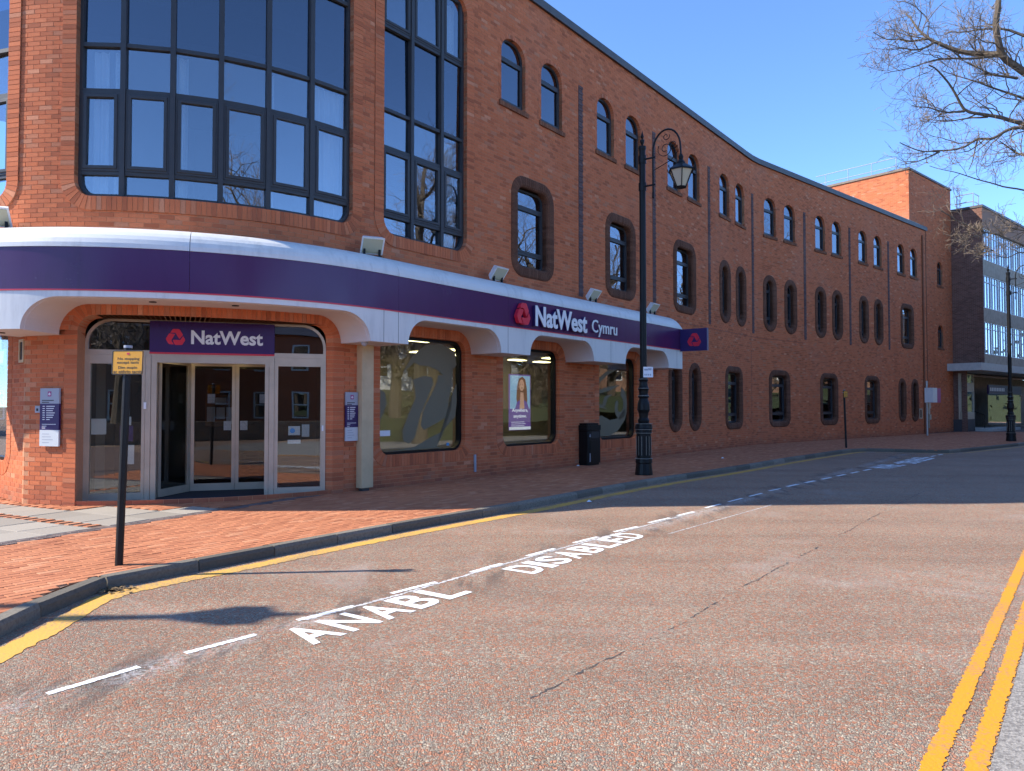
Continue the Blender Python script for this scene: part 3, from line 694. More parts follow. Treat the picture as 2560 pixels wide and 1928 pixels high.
for i in sel:
    s0, s1, z0, z1 = BR[i]; f = G if (z0 + z1) / 2 < ZG else W
    a = Vector(f(s0, PROUD, z0)); b = Vector(f(s1, PROUD, z0)); ang = math.atan2(b.y - a.y, b.x - a.x)
    o = bpy.data.objects.new('brick', bm_one); COL.objects.link(o); o.parent = bank
    c = (a + b) / 2 + Vector((-math.sin(ang), math.cos(ang), 0)) * (0.03 + random.uniform(-0.001, 0.0015)); c.z = (z0 + z1) / 2
    o.location = c - ROOTLOC[bank.name]; o.rotation_euler = (0, random.uniform(-.004, .004), ang)
rest = BR[~mask]; N = len(rest)
P8 = np.zeros((N, 8, 3)); jit = rng.uniform(-0.0015, 0.0015, N)
zc = rest[:, 2:].mean(1)
for j, (si, zi, d) in enumerate([(0, 2, PROUD), (1, 2, PROUD), (1, 3, PROUD), (0, 3, PROUD), (0, 2, -0.02), (1, 2, -0.02), (1, 3, -0.02), (0, 3, -0.02)]):
    x, y = wallxy(rest[:, si], d + jit, zc); P8[:, j, 0] = x; P8[:, j, 1] = y; P8[:, j, 2] = rest[:, zi]
q = np.array([(0, 1, 2, 3), (4, 0, 3, 7), (1, 5, 6, 2), (3, 2, 6, 7), (4, 5, 1, 0)])
F = (np.arange(N)[:, None, None] * 8 + q[None]).reshape(-1, 4)
def fast_mesh(name, V, F, rnd, mat):
    me = bpy.data.meshes.new(name); V = V.reshape(-1, 3); nf = len(F)
    me.vertices.add(len(V)); me.vertices.foreach_set('co', V.ravel()); me.loops.add(nf * 4); me.loops.foreach_set('vertex_index', F.ravel().astype(np.int32))
    me.polygons.add(nf); me.polygons.foreach_set('loop_start', np.arange(0, nf * 4, 4, dtype=np.int32))
    me.materials.append(MATS[mat]); a = me.attributes.new('rnd', 'FLOAT', 'FACE'); a.data.foreach_set('value', rnd.astype(np.float32)); me.polygons.foreach_set('use_smooth', np.zeros(nf, bool)); me.update(calc_edges=True); me.validate(); me.shade_flat(); return me
o = link(fast_mesh('bricks', P8, F, np.repeat(rng.random(N), 5), 'red_brick'), 'bricks', bank); o['kind'] = 'stuff'
# ---- mortar bed behind the bricks
mb = MB()
for a, b, z0, z1 in BACK:
    n = max(1, int((b - a) / 0.3)) if (a < SA or (a < SA + LA + SB and b > SA + LA)) else 1
    ss = np.linspace(a, b, n + 1)
    if a < SC < b and z0 < ZG: ss = np.unique(np.append(ss, [SC, 0.0][:1 if b < 0 else 2]))
    f = G if (z0 + z1) / 2 < ZG else W
    for u, w in zip(ss[:-1], ss[1:]): mb.add([f(u, 0, z0), f(w, 0, z0), f(w, 0, z1), f(u, 0, z1)], [(0, 1, 2, 3)], 0.5)
part('wall', mb, 'mortar', bank)

# ---- windows
def wbox(mb, s0, s1, d0, d1, z0, z1, fn=W):
    n = max(1, int((s1 - s0) / 0.35)) if s0 < SA else 1
    ss = np.linspace(s0, s1, n + 1)
    for a, b in zip(ss[:-1], ss[1:]): mb.box(a, b, d0, d1, z0, z1, fn, 0.5)
    return mb
def flip(fn): return lambda s, d, z: fn(s, d, z)
def pane_mesh(o, cells, d, fn):
    pass
def clipped_rect(o, s0, s1, z0, z1, n=14):
    """polygon of rectangle [s0,s1]x[z0,z1] clipped by rounded opening o"""
    L, Rr = [], []
    for i in range(n + 1):
        z = z0 + (z1 - z0) * i / n; iv = interval(o, min(max(z, o[2] + 1e-4), o[3] - 1e-4))
        L.append((max(s0, iv[0]), z)); Rr.append((min(s1, iv[1]), z))
    k = 0
    pts = [p for p in Rr] + [p for p in reversed(L)]
    out = []
    for p in pts:
        if not out or abs(p[0] - out[-1][0]) + abs(p[1] - out[-1][1]) > 1e-4: out.append(p)
    return out
def add_pane(name, o, s0, s1, z0, z1, d, mat, parent, fn=W, tilt=0.0):
    needs = interval(o, z0 + 1e-3)[0] > s0 + 1e-4 or interval(o, z1 - 1e-3)[0] > s0 + 1e-4 or interval(o, z0 + 1e-3)[1] < s1 - 1e-4 or interval(o, z1 - 1e-3)[1] < s1 - 1e-4
    poly = clipped_rect(o, s0, s1, z0, z1) if needs else [(s0, z0), (s1, z0), (s1, z1), (s0, z1)]
    p0 = np.array(fn(s0, d, 0)); p1 = np.array(fn(s1, d, 0)); 
    def flat(s, dd, z): q = p0 + (p1 - p0) * ((s - s0) / (s1 - s0)); n_ = np.array([(p1 - p0)[1], -(p1 - p0)[0]]); n_ = n_ / np.linalg.norm(n_); q = q[:2] + n_ * (dd + tilt * (z - z0)); return (q[0], q[1], z)
    mb = MB(); mb.prism(poly, -0.006, 0.0, flat, 0.5)
    return part(name, mb, mat, parent)
def surround(o, fn, mat, prof, parent, skip=None, pitch=0.078, gap=0.010, reveal=None):
    mb = MB(); brick_ring(mb, o, prof, fn, pitch, gap, skip); r = part('surround', mb, mat, parent, 'stuff')
    back = [(i, d - 0.008) for i, d in prof]
    mb = MB(); band(mb, o, [(i, d - 0.007) for i, d in prof], fn, skip); part('surround_bed', mb, 'mortar' if mat == 'red_brick' else 'surround_brick', parent)
    return r

def big_window(name, o, mull, glass_o, rows, casement, fn=W, curtains=()):
    """window of the rounded corner: dark frame with mullions, transoms, opening lights and panes"""
    g = glass_o; fr = MB(); band(fr, g, [(0.0, -0.20), (0.0, -0.08), (0.055, -0.08), (0.055, -0.17)], fn)
    for s in mull: wbox(fr, s - 0.04, s + 0.04, -0.19, -0.055, g[2] + 0.02, g[3] - 0.02, fn)
    edges = [g[0]] + list(mull) + [g[1]]
    for z in rows[1:-1]:
        iv = interval(g, z)
        for a, b in zip(edges[:-1], edges[1:]): wbox(fr, max(a, iv[0]) + 0.03, min(b, iv[1]) - 0.03, -0.17, -0.085, z - 0.032, z + 0.032, fn)
    fo = part(name, fr, 'window_frame', bank)
    surround(o, fn, 'red_brick', [(0.0, 0.0), (0.0, 0.026), (0.225, 0.026), (0.225, -0.12)], fo)
    for ci, (a, b) in enumerate(zip(edges[:-1], edges[1:])):
        for ri, (z0, z1) in enumerate(zip(rows[:-1], rows[1:])):
            gm = 'solar_glass' if (z1 - z0) > 1.5 else 'clear_glass'
            a2, b2 = a + (0.045 if ci else 0.05), b - 0.045
            if casement(ri):
                mb = MB(); c = (a2 - 0.0, b2, z0 + 0.03, z1 - 0.03, 0.02, 0.02)
                iv = interval(g, (z0 + z1) / 2); c = (max(c[0], iv[0] + .05), min(c[1], iv[1] - .05), c[2], c[3], .02, .02)
                band(mb, c, [(0.0, -0.15), (0.0, -0.075), (0.03, -0.075), (0.04, -0.06), (0.085, -0.06), (0.09, -0.15)], fn)
                part('opening_light', mb, 'window_frame', fo)
                add_pane('pane', g, c[0] + 0.08, c[1] - 0.08, c[2] + 0.08, c[3] - 0.08, -0.10, gm, fo, fn, random.uniform(-.012, .012))
            else:
                gi = (g[0] + .05, g[1] - .05, g[2] + .05, g[3] - .05, max(g[4] - .05, .02), max(g[5] - .05, .02))
                add_pane('pane', gi, a2, b2, max(z0 + 0.03, gi[2]), min(z1 - 0.03, gi[3]), -0.14, gm, fo, fn, random.uniform(-.012, .012))
    for a, b, z0, z1 in curtains:
        mb = MB(); n = max(8, int((b - a) / 0.02)); ss = np.linspace(a, b, n)
        dd = -0.30 + 0.03 * np.sin(np.arange(n) * 1.1) + rng.normal(0, 0.006, n)
        p0 = [fn(s, d, z0) for s, d in zip(ss, dd)]; p1 = [fn(s, d, z1) for s, d in zip(ss, dd)]
        mb.add(p0 + p1, [(i, i + 1, i + 1 + n, i + n) for i in range(n - 1)], 0.5); part('curtain', mb, 'curtain', fo)
    return fo
ROWS = [4.93, 5.31, 6.65, 7.40, 9.06, 10.52]
big_window('window', BAY, [0.64, 1.40, 2.15, 2.93, 3.72], (-0.06, 4.54, 4.91, 10.53, 0.30, 0.38), ROWS, lambda r: r == 2 - 1, curtains=((0.06, 0.34, 5.0, 7.36), (0.42, 0.60, 5.0, 7.36), (1.46, 1.62, 5.0, 7.36), (2.98, 3.08, 5.0, 7.36), (3.80, 4.52, 4.95, 7.38)))
big_window('window', NEXTW, [6.14, 7.02], (5.29, 7.72, 4.91, 10.53, 0.34, 0.38), ROWS, lambda r: r in (1, 4), curtains=((7.15, 7.6, 4.95, 7.3), (7.2, 7.6, 8.9, 10.4)))
big_window('window', LBAY, [-4.6, -3.8, -3.05, -2.25], (-5.38, -1.24, 4.91, 10.53, 0.30, 0.38), ROWS, lambda r: r == 1)
mb = MB(); mb.lathe([(0.02, 0), (0.06, 0.03), (0.05, 0.12), (0.07, 0.16), (0.02, 0.2)], 8, W(5.85, -0.4, 5.0)); part('ornament', mb, 'pink_bag', bank)

def small_window(o, ring, kind, fn=W, trans=(), glass='small_glass'):
    if kind == 'bull':
        prof = [(0.0, 0.0), (0.015, 0.030), (0.05, 0.048), (0.12, 0.050), (ring - 0.06, 0.042), (ring - 0.015, 0.015), (ring, -0.03), (ring, -0.22)]
        mat = 'surround_brick'; inner = ring; fd = -0.16
    else:
        prof = [(-0.105, 0.0), (-0.105, 0.008), (0.0, 0.008), (0.0, -0.16)]; mat = 'red_brick'; inner = 0.0; fd = -0.10
    s0, s1, z0, z1, rb, rt = o
    g = (s0 + inner, s1 - inner, z0 + inner, z1 - inner, max(rb - inner, 0.02), max(rt - inner, 0.02))
    fr = MB(); band(fr, g, [(0.0, fd - 0.08), (0.0, fd + 0.01), (0.05, fd + 0.01), (0.055, fd - 0.05)], fn)
    for z in trans:
        iv = interval(g, z); fr.box(iv[0] + 0.03, iv[1] - 0.03, fd - 0.06, fd + 0.015, z - 0.035, z + 0.035, fn, 0.5)
    if trans:      # casement leaf under the upper transom
        zt = max(trans) - 0.035; zb = min(trans) + 0.035 if len(trans) > 1 else g[2] + 0.04
        band(fr, (g[0] + 0.045, g[1] - 0.045, zb, zt, 0.015, 0.015), [(0, fd - 0.04), (0, fd + 0.022), (0.045, fd + 0.022), (0.045, fd - 0.04)], fn)
    fo = part('window', fr, 'window_frame', bank)
    skip = (lambda p: p[1] < z0 + 0.02) if kind == 'arch' else None
    surround((s0, s1, z0, z1, 0.0, rt) if kind == 'arch' else o, fn, mat, prof, fo, skip)
    if kind == 'arch':
        mb = MB(); n = 13
        for i in range(n):
            a = s0 - 0.09 + (s1 - s0 + 0.18) * i / n; b = s0 - 0.09 + (s1 - s0 + 0.18) * (i + 1) / n - 0.008
            p = [fn(a, 0.05, z0 - 0.15), fn(b, 0.05, z0 - 0.15), fn(b, -0.1, z0 - 0.15), fn(a, -0.1, z0 - 0.15), fn(a, 0.05, z0 - 0.045), fn(b, 0.05, z0 - 0.045), fn(b, -0.12, z0 + 0.012), fn(a, -0.12, z0 + 0.012)]
            mb.hexa(p)
        part('sill', mb, 'sill_brick', fo, 'stuff')
    gi = (g[0] + .045, g[1] - .045, g[2] + .045, g[3] - .045, max(g[4] - .045, .01), max(g[5] - .045, .01))
    zs = [gi[2]] + sorted(trans) + [gi[3]]
    for a, b in zip(zs[:-1], zs[1:]): add_pane('pane', gi, gi[0], gi[1], a + (0.03 if a != gi[2] else 0), b - (0.03 if b != gi[3] else 0), fd - 0.02, glass, fo, fn, random.uniform(-.006, .006))
    return fo
for c in TOPW: small_window(topw(c), 0, 'arch', W, (9.79,), 'solar_glass')
for c in FIRST_W: small_window(fw(c), 0.27, 'bull', W, (5.28, 6.42))
for c in FIRST_N: small_window(fn_(c), 0.26, 'bull', W, (5.22, 6.40))
for c in GR_N: small_window(gn(c), 0.24, 'bull', W, (1.22, 2.50))
for c in GR_W: small_window(gw(c), 0.25, 'bull', W, (1.22, 2.46))
# vertical strips of blue headers
for c in STRIPS:
    mb = MB(); z = 4.5
    while z < 10.15:
        i = int(round(z / CH)); w = 0.108 if i % 2 else 0.09
        mb.box(c - w, c + w, -0.03, 0.012 + (0.006 if i % 2 else 0), z + 0.005, z + CH - 0.005, W); z += CH
    st = part('header_strip', mb, 'blue_brick', bank, 'stuff')
    mb = MB(); mb.add([W(c - 0.12, -0.004, 4.5), W(c + 0.12, -0.004, 4.5), W(c + 0.12, -0.004, 10.15), W(c - 0.12, -0.004, 10.15)], [(0, 1, 2, 3)], 0.5); part('strip_bed', mb, 'blue_brick', st)

mb = MB(); mb.box(24.95, 24.965, -0.01, 0.0062, 0.0, 4.40, W); mb.box(24.95, 24.965, -0.01, 0.0062, 10.16, 11.5, W); part('movement_joint', mb, 'letter_dark', bank)
mb = MB()
for a in np.arange(17.0, 29.4, 0.5): mb.box(a, a + 0.5, -0.01, 0.0062, 4.345, 4.357, W)
part('movement_joint', mb, 'letter_dark', bank)
# ---- shop windows
def shop_window(o, fn=W, film=None):
    g = (o[0] + 0.24, o[1] - 0.24, o[2] + 0.24, o[3] - 0.24, 0.26, 0.26)
    fr = MB(); band(fr, g, [(0.0, -0.24), (0.0, -0.10), (0.05, -0.10), (0.055, -0.22)], fn)
    fo = part('window', fr, 'black_paint', bank)
    surround(o, fn, 'red_brick', [(0.0, 0.0), (0.0, -0.004), (0.01, 0.012), (0.235, 0.012), (0.24, -0.16)], fo)
    gi = (g[0] + .05, g[1] - .05, g[2] + .05, g[3] - .05, .21, .21)
    add_pane('pane', gi, gi[0], gi[1], gi[2], gi[3], -0.17, 'shop_glass', fo, fn)
    if film:
        for poly in film:
            mb = MB(); mb.prism([(gi[0] + u * (gi[1] - gi[0]), gi[2] + v_ * (gi[3] - gi[2])) for u, v_ in poly], -0.170, -0.1685, fn, 0.5); part('window_film', mb, 'frosted_film', fo)
    return fo
def swirl(cx, cy, r0, r1, a0, a1, w0, w1, n=18):
    L, Rr = [], []
    for i in range(n + 1):
        t = i / n; a = a0 + (a1 - a0) * t; r = r0 + (r1 - r0) * t; w = w0 + (w1 - w0) * t
        L.append((cx + (r + w) * math.cos(a), cy + (r + w) * math.sin(a))); Rr.append((cx + (r - w) * math.cos(a), cy + (r - w) * math.sin(a)))
    return L + Rr[::-1]
film1 = [[(0.30, 0.70), (0.42, 0.86), (0.58, 0.97), (0.78, 0.99), (0.96, 0.93), (0.985, 0.80), (0.90, 0.72), (0.80, 0.70), (0.72, 0.745), (0.62, 0.77), (0.50, 0.775), (0.44, 0.80), (0.37, 0.75)],
         [(0.80, 0.70), (0.90, 0.72), (0.94, 0.80), (0.92, 0.58), (0.88, 0.45), (0.86, 0.30), (0.72, 0.24), (0.56, 0.18), (0.52, 0.22), (0.55, 0.36), (0.66, 0.52), (0.72, 0.62), (0.74, 0.69)],
         [(0.42, 0.64), (0.56, 0.68), (0.66, 0.67), (0.68, 0.61), (0.60, 0.47), (0.52, 0.32), (0.45, 0.12), (0.38, 0.06), (0.31, 0.09), (0.30, 0.18), (0.38, 0.34), (0.46, 0.48), (0.44, 0.58)],
         [(0.02, 0.02), (0.25, 0.01), (0.45, 0.03), (0.62, 0.10), (0.80, 0.16), (0.86, 0.22), (0.97, 0.30), (0.99, 0.45), (0.985, 0.62), (0.93, 0.52), (0.91, 0.36), (0.78, 0.10), (0.72, 0.02), (0.80, 0.005), (0.25, 0.003)],
         [(0.01, 0.12), (0.06, 0.30), (0.12, 0.42), (0.10, 0.52), (0.03, 0.55), (0.008, 0.4)]]
film3 = [[(0.01, 0.02), (0.40, 0.02), (0.62, 0.08), (0.82, 0.22), (0.88, 0.34), (0.80, 0.36), (0.62, 0.24), (0.40, 0.22), (0.18, 0.28), (0.01, 0.26)],
         swirl(0.66, 0.40, 0.06, 0.20, 2.2, 7.6, 0.035, 0.06), [(0.02, 0.70), (0.3, 0.84), (0.60, 0.88), (0.35, 0.80), (0.05, 0.66)], [(0.02, 0.58), (0.3, 0.64), (0.70, 0.68), (0.4, 0.60), (0.05, 0.545)],
         [(0.01, 0.45), (0.16, 0.42), (0.34, 0.36), (0.14, 0.38), (0.01, 0.40)], [(0.18, 0.40), (0.26, 0.52), (0.48, 0.56), (0.34, 0.50), (0.28, 0.40)]]
w1 = shop_window(SHOP[0], film=film1); w2 = shop_window(SHOP[1]); w3 = shop_window(SHOP[2], film=film3); w0 = shop_window(LSHOP, G)
mb = MB(); mb.box(5.36, 5.66, -0.1665, -0.165, 0.98, 1.09, W); part('window_sticker', mb, 'paper', w1)
mb = MB(); mb.box(7.28, 7.36, -0.1665, -0.165, 0.72, 0.78, W); part('window_sticker', mb, 'blue_print', w1)

# ---- copings, roof, tower
def coping(mb, s0, s1, prof, fn=W, step=0.5):
    n = max(1, int((s1 - s0) / step)); ss = np.linspace(s0, s1, n + 1); k = len(prof)
    rings = [[fn(s, d, z) for d, z in prof] for s in ss]
    for a, b in zip(rings[:-1], rings[1:]): mb.add(a + b, [(i, (i + 1) % k, (i + 1) % k + k, i + k) for i in range(k)], 0.5)
    mb.add(rings[0], [tuple(range(k - 1, -1, -1))], 0.5); mb.add(rings[-1], [tuple(range(k))], 0.5); return mb
cprof = [(0.07, 11.53), (0.085, 11.53), (0.085, 11.73), (0.05, 11.77), (-0.35, 11.79), (-0.35, 11.50), (0.06, 11.56)]
s = S_BEG
while s < S_END - 0.1:
    e = min(s + 2.4, S_END + 0.12); mb = MB(); coping(mb, s + 0.003, e - 0.003, cprof); part('coping', mb, 'coping_metal', bank); s += 2.4
mb = MB(); ss = np.linspace(S_BEG, S_END, 60)
fa = [W(s, -0.3, 11.4) for s in ss]; fb = [W(s, -4.4, 11.4) for s in ss]; n = len(ss)
mb.add(fa + fb, [(i, i + 1, i + 1 + n, i + n) for i in range(n - 1)], 0.5); part('roof', mb, 'coping_metal', bank)
def dark_strip(d0, d1, z, mat, name, s0=S_BEG, s1=S_END, fn=W):
    mb = MB(); ss = np.linspace(s0, s1, 90); fa = [fn(s, d0, z) for s in ss]; fb = [fn(s, d1, z) for s in ss]; n = len(ss)
    mb.add(fa + fb, [(i, i + 1, i + 1 + n, i + n) for i in range(n - 1)], 0.5); return part(name, mb, mat, bank)
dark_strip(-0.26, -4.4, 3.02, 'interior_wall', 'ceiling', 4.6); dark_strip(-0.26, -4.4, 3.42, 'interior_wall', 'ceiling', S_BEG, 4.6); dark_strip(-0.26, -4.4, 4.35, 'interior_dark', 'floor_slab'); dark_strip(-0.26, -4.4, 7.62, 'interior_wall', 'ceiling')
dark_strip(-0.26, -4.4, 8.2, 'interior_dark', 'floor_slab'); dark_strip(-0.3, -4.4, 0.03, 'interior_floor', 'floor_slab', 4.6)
mb = MB(); ss = np.linspace(S_BEG, S_END, 90); n = len(ss)
for z0, z1 in ((0, 3.42), (3.42, 7.62), (7.62, 11.4)):
    mb.add([W(s, -4.4, z0) for s in ss] + [W(s, -4.4, z1) for s in ss], [(i, i + 1, i + 1 + n, i + n) for i in range(n - 1)], 0.5)
part('inner_wall', mb, 'interior_wall', bank)
for sx in (5.6, 6.9, 9.4, 10.6, 13.6, 14.9):
    for dd in (-0.7, -1.9, -3.2):
        mb = MB(); mb.box(sx, sx + 0.6, dd - 0.3, dd, 2.985, 3.0, W); part('ceiling_light', mb, 'ceiling_light', bank)
mb = MB(); mb.box(-0.66, -0.60, -4.4, -0.26, 4.35, 11.4, W); mb.box(4.9, 4.96, -4.4, -0.26, 4.35, 11.4, W); part('partition', mb, 'interior_wall', bank)
mb = MB(); mb.box(-5.6, -1.25, -1.3, -1.2, 0, 3.4, G); mb.box(-1.3, -1.2, -1.2, -0.2, 0, 3.4, G); mb.box(-5.6, -1.2, -1.3, -0.2, 2.97, 3.02, G); part('partition', mb, 'interior_wall', bank)
# tower beyond the end of the long wall
TS0, TS1, TD, TZ = 42.06, 48.45, -0.30, 14.85
tn = np.array([math.sin(DB), -math.cos(DB)]); tt_ = np.array([math.cos(DB), math.sin(DB)]); TO = np.array(Pv(TS0, TD)).ravel()
def TF(u, d, z): q = TO + tt_ * u + tn * d; return (q[0], q[1], z)           # front
def TLf(u, d, z): q = TO - tn * u - tt_ * d; return (q[0], q[1], z)          # left face, u goes back, d outwards to the left
TWN = [(4.0, 4.85, 8.78, 10.18, 0.02, 0.36), (4.0, 4.85, 5.05, 6.40, 0.02, 0.36)]
def tower_wall(fn, length, z0, z1, cuts=()):
    mb = MB(); mm = MB(); k = int(z0 / CH)
    while k * CH < z1 - 0.01:
        z = k * CH; x = -0.1125 * (k % 2)
        cut = [interval(o, z + CH / 2) for o in cuts]; cut = [c for c in cut if c]
        runs = [(0.0, length)]
        for c in cut: runs = [r for a, b in runs for r in ((a, min(b, c[0])), (max(a, c[1]), b)) if r[1] - r[0] > 0.02]
        for a, b in runs: mm.add([fn(a, 0, z), fn(b, 0, z), fn(b, 0, z + CH), fn(a, 0, z + CH)], [(0, 1, 2, 3)], 0.5)
        while x < length:
            for a, b in runs:
                c0, c1 = max(x + .005, a), min(x + .22, b)
                if c1 - c0 > 0.02:
                    q0, q1 = z + .005, z + CH - .005
                    mb.add([fn(c0, .005, q0), fn(c1, .005, q0), fn(c1, .005, q1), fn(c0, .005, q1), fn(c0, -.01, q0), fn(c1, -.01, q0), fn(c1, -.01, q1), fn(c0, -.01, q1)], [(0, 1, 2, 3), (4, 0, 3, 7), (1, 5, 6, 2), (3, 2, 6, 7), (4, 5, 1, 0)])
            x += 0.225
        k += 1
    return mb, mm
mb, mm = tower_wall(TF, TS1 - TS0, 0, TZ, TWN); tw = part('tower_wall', mm, 'mortar', bank); part('bricks', mb, 'red_brick', tw, 'stuff')
mb, mm = tower_wall(lambda u, d, z: TLf(6.0 - u, d, z), 6.0, 11.3, TZ); tw = part('tower_wall', mm, 'mortar', bank); part('bricks', mb, 'red_brick', tw, 'stuff')
mb = MB(); TLN = TS1 - TS0
mb.add([TF(0, -6, 0), TF(TLN, -6, 0), TF(TLN, -6, TZ), TF(0, -6, TZ), TF(TLN, 0, 0), TF(TLN, 0, TZ)], [(0, 1, 2, 3), (4, 1, 2, 5)], 0.5); part('tower_wall', mb, 'mortar', bank)
mb = MB(); mb.box(0.02, TLN - 0.02, -5.98, -0.02, TZ - 0.1, TZ + 0.0, TF); part('roof', mb, 'coping_metal', bank)
mb = MB(); mb.box(-0.06, TLN + 0.06, -0.30, 0.07, TZ, TZ + 0.11, TF); part('coping', mb, 'coping_metal', bank)
mb = MB(); mb.box(0.30, 6.0, -0.30, 0.07, TZ, TZ + 0.13, TLf); part('coping', mb, 'coping_stone', bank)
for o in TWN:
    small_window(o, 0, 'arch', TF, (o[2] + 1.0,), 'small_glass')
# end pilaster and joints on the long wall
mb = MB(); mb.box(S_END - 0.02, S_END + 0.03, -0.45, 0.02, 0, 11.5, W); part('return', mb, 'surround_brick', bank)
mb = MB(); mb.tube([W(S_END - 0.55, 0.05, 0.0), W(S_END - 0.55, 0.05, 11.2)], 0.045, 10); part('downpipe', mb, 'sill_brick', bank)
# roof handrail on the tower
def rail(paths, name, fn, rad=0.028, mat='rail_steel'):
    mb = MB()
    for p in paths: mb.tube([fn(*q) for q in p], rad, 6)
    return part(name, mb, mat, bank)
zr = TZ + 0.12
rail([[(0.9, -5.8, zr + 1.0), (0.9, -1.0, zr + 1.0), (2.4, -1.0, zr + 1.0)], [(0.9, -5.8, zr + 0.5), (0.9, -1.0, zr + 0.5), (2.4, -1.0, zr + 0.5)]] +
     [[(0.9, y, zr - 0.1), (0.9, y, zr + 1.0)] for y in (-1.0, -2.4, -3.8, -5.2)], 'roof_handrail', TF)
rail([[(S, -0.25, 11.8), (S, -0.25, 11.98)] for S in (35.0, 41.8)], 'cable_clip', W, 0.04, 'white_frame')
mb = MB(); mb.tube([W(s, -0.25, 11.95) for s in np.linspace(35, 43.4, 8)], 0.02, 6); part('cable', mb, 'cream_box', bank)

# ---- canopy
CD = 0.87; CZ0, CZ1 = 3.29, 3.92; CE = 16.72; CB_ = -3.2
ARCH = [(-3.0, -1.28), (-0.27, 4.29), (5.15, 7.87), (8.90, 11.60), (13.20, 15.80)]; AT, AR, SKB = 3.18, 0.48, 2.70
capp = [(0.0, 4.30), (0.30, 4.312), (0.42, 4.304), (0.52, 4.287), (0.61, 4.26), (0.69, 4.222), (0.76, 4.175), (0.815, 4.118), (0.852, 4.055), (0.875, 3.985), (0.882, CZ1 - 0.003), (0.80, CZ1 - 0.003), (0.0, CZ1 - 0.003)]
seams = [-3.2, -1.1, 1.75, 4.9, 8.10, 12.43, CE]
canopy = None
for i, (a, b) in enumerate(zip(seams[:-1], seams[1:])):
    mb = MB()
    n = max(2, int((b - a) / (0.05 if a < SA else 0.3))); ss = np.linspace(a + 0.004, b - 0.004, n)
    if i == len(seams) - 2: ss = np.concatenate([ss[:-1], np.linspace(ss[-2], b, 9)[1:]])
    rings = []
    for s in ss:
        sh = 1.0
        if i == len(seams) - 2 and s > CE - 0.3: u = (s - CE + 0.3) / 0.3; sh = math.sqrt(max(1 - u * u, 0.02))
        rings.append([W(s, d, CZ1 + (z - CZ1) * sh) for d, z in capp])
    k = len(capp)
    for p, q in zip(rings[:-1], rings[1:]): mb.add(p + q, [(j, j + k, (j + 1) % k + k, (j + 1) % k) for j in range(k)], 0.5)
    mb.add(rings[0], [tuple(range(k))], 0.5); mb.add(rings[-1], [tuple(range(k - 1, -1, -1))], 0.5)
    if canopy is None: canopy = part('canopy', mb, 'white_panel', bank, smooth=False)
    else: part('canopy_cap', mb, 'white_panel', canopy)
for a, b in zip(seams[:-1], seams[1:]):
    mb = MB(); n = max(2, int((b - a) / 0.15)); ss = np.linspace(a + 0.002, b - 0.002, n); k = 4; pr = [(CD, CZ0), (CD, CZ1 - 0.004), (CD - 0.04, CZ1 - 0.004), (CD - 0.04, CZ0)]
    coping(mb, a + 0.002, b - 0.002, pr[::-1], W, 0.04 if a < SA else 0.5); part('fascia_panel', mb, 'purple_panel', canopy)
mb = MB(); coping(mb, CB_, CE, [(CD + 0.006, CZ0 - 0.022), (CD + 0.006, CZ0 - 0.001), (CD - 0.04, CZ0 - 0.001), (CD - 0.04, CZ0 - 0.022)][::-1], W, 0.15); part('red_edging', mb, 'red_trim', canopy)
mb = MB(); mb.add([W(CE, 0, SKB), W(CE, CD, SKB), W(CE, CD, CZ1), W(CE, 0, CZ1)], [(0, 1, 2, 3)], 0.5); part('end_panel', mb, 'white_panel', canopy)
# skirt with arches cut in, and the tunnel soffits behind them
def zlow(s):
    for a, b in ARCH:
        if a <= s <= b:
            x = min(s - a, b - s)
            return AT - AR + math.sqrt(max(AR * AR - (AR - x) ** 2, 0)) if x < AR else AT
    return SKB
ss = set(np.linspace(CB_, CE, 150))
for a, b in ARCH:
    for t in np.linspace(0, math.pi / 2, 14):
        x = AR * (1 - math.cos(t)); ss.add(a + x); ss.add(b - x)
    ss.add(a - 1e-4); ss.add(b + 1e-4)
for s_ in seams[1:-1]: ss.add(s_)
ss = sorted(s for s in ss if CB_ <= s <= CE); sk = MB(); sf = MB(); ZT = CZ0 - 0.023
for a, b in zip(ss[:-1], ss[1:]):
    za, zb = zlow(a), zlow(b)
    sk.add([W(a, CD - 0.004, za), W(b, CD - 0.004, zb), W(b, CD - 0.004, ZT), W(a, CD - 0.004, ZT)], [(0, 1, 2, 3)], 0.5)
    di = -0.9 if b <= 0 and za == zb == SKB else 0.0
    sf.add([W(a, CD - 0.004, za), W(a, di, za), W(b, di, zb), W(b, CD - 0.004, zb)], [(0, 1, 2, 3)], 0.5)
part('skirt', sk, 'white_panel', canopy); part('soffit', sf, 'soffit_paint', canopy)
for a, b in ARCH[1:]:       # raised edge round each arch
    mb = MB(); T = np.linspace(0, math.pi / 2, 12)
    path = [(a + AR - AR * math.cos(t), AT - AR + AR * math.sin(t)) for t in T] + [(s, AT) for s in np.linspace(a + AR, b - AR, 20)[1:-1]] + [(b - AR + AR * math.cos(t), AT - AR + AR * math.sin(t)) for t in T[::-1]]
    mb.tube([W(s, CD - 0.09, z - 0.004) for s, z in path], 0.007, 6); part('arch_bead', mb, 'soffit_paint', canopy)
for s in (4.55, 4.90, 8.10, 12.43, 16.35):
    mb = MB(); mb.box(s - 0.004, s + 0.004, CD - 0.006, CD - 0.0025, SKB, ZT, W); part('skirt_seam', mb, 'letter_dark', canopy)
for s, d in ((1.25, 0.45), (2.35, 0.45), (-0.9, 0.4)):
    mb = MB(); c = W(s, d, AT if s > 0 else SKB); mb.lathe([(0.055, -0.012), (0.055, 0.0)], 14, c); part('downlight', mb, 'letter_dark', canopy)
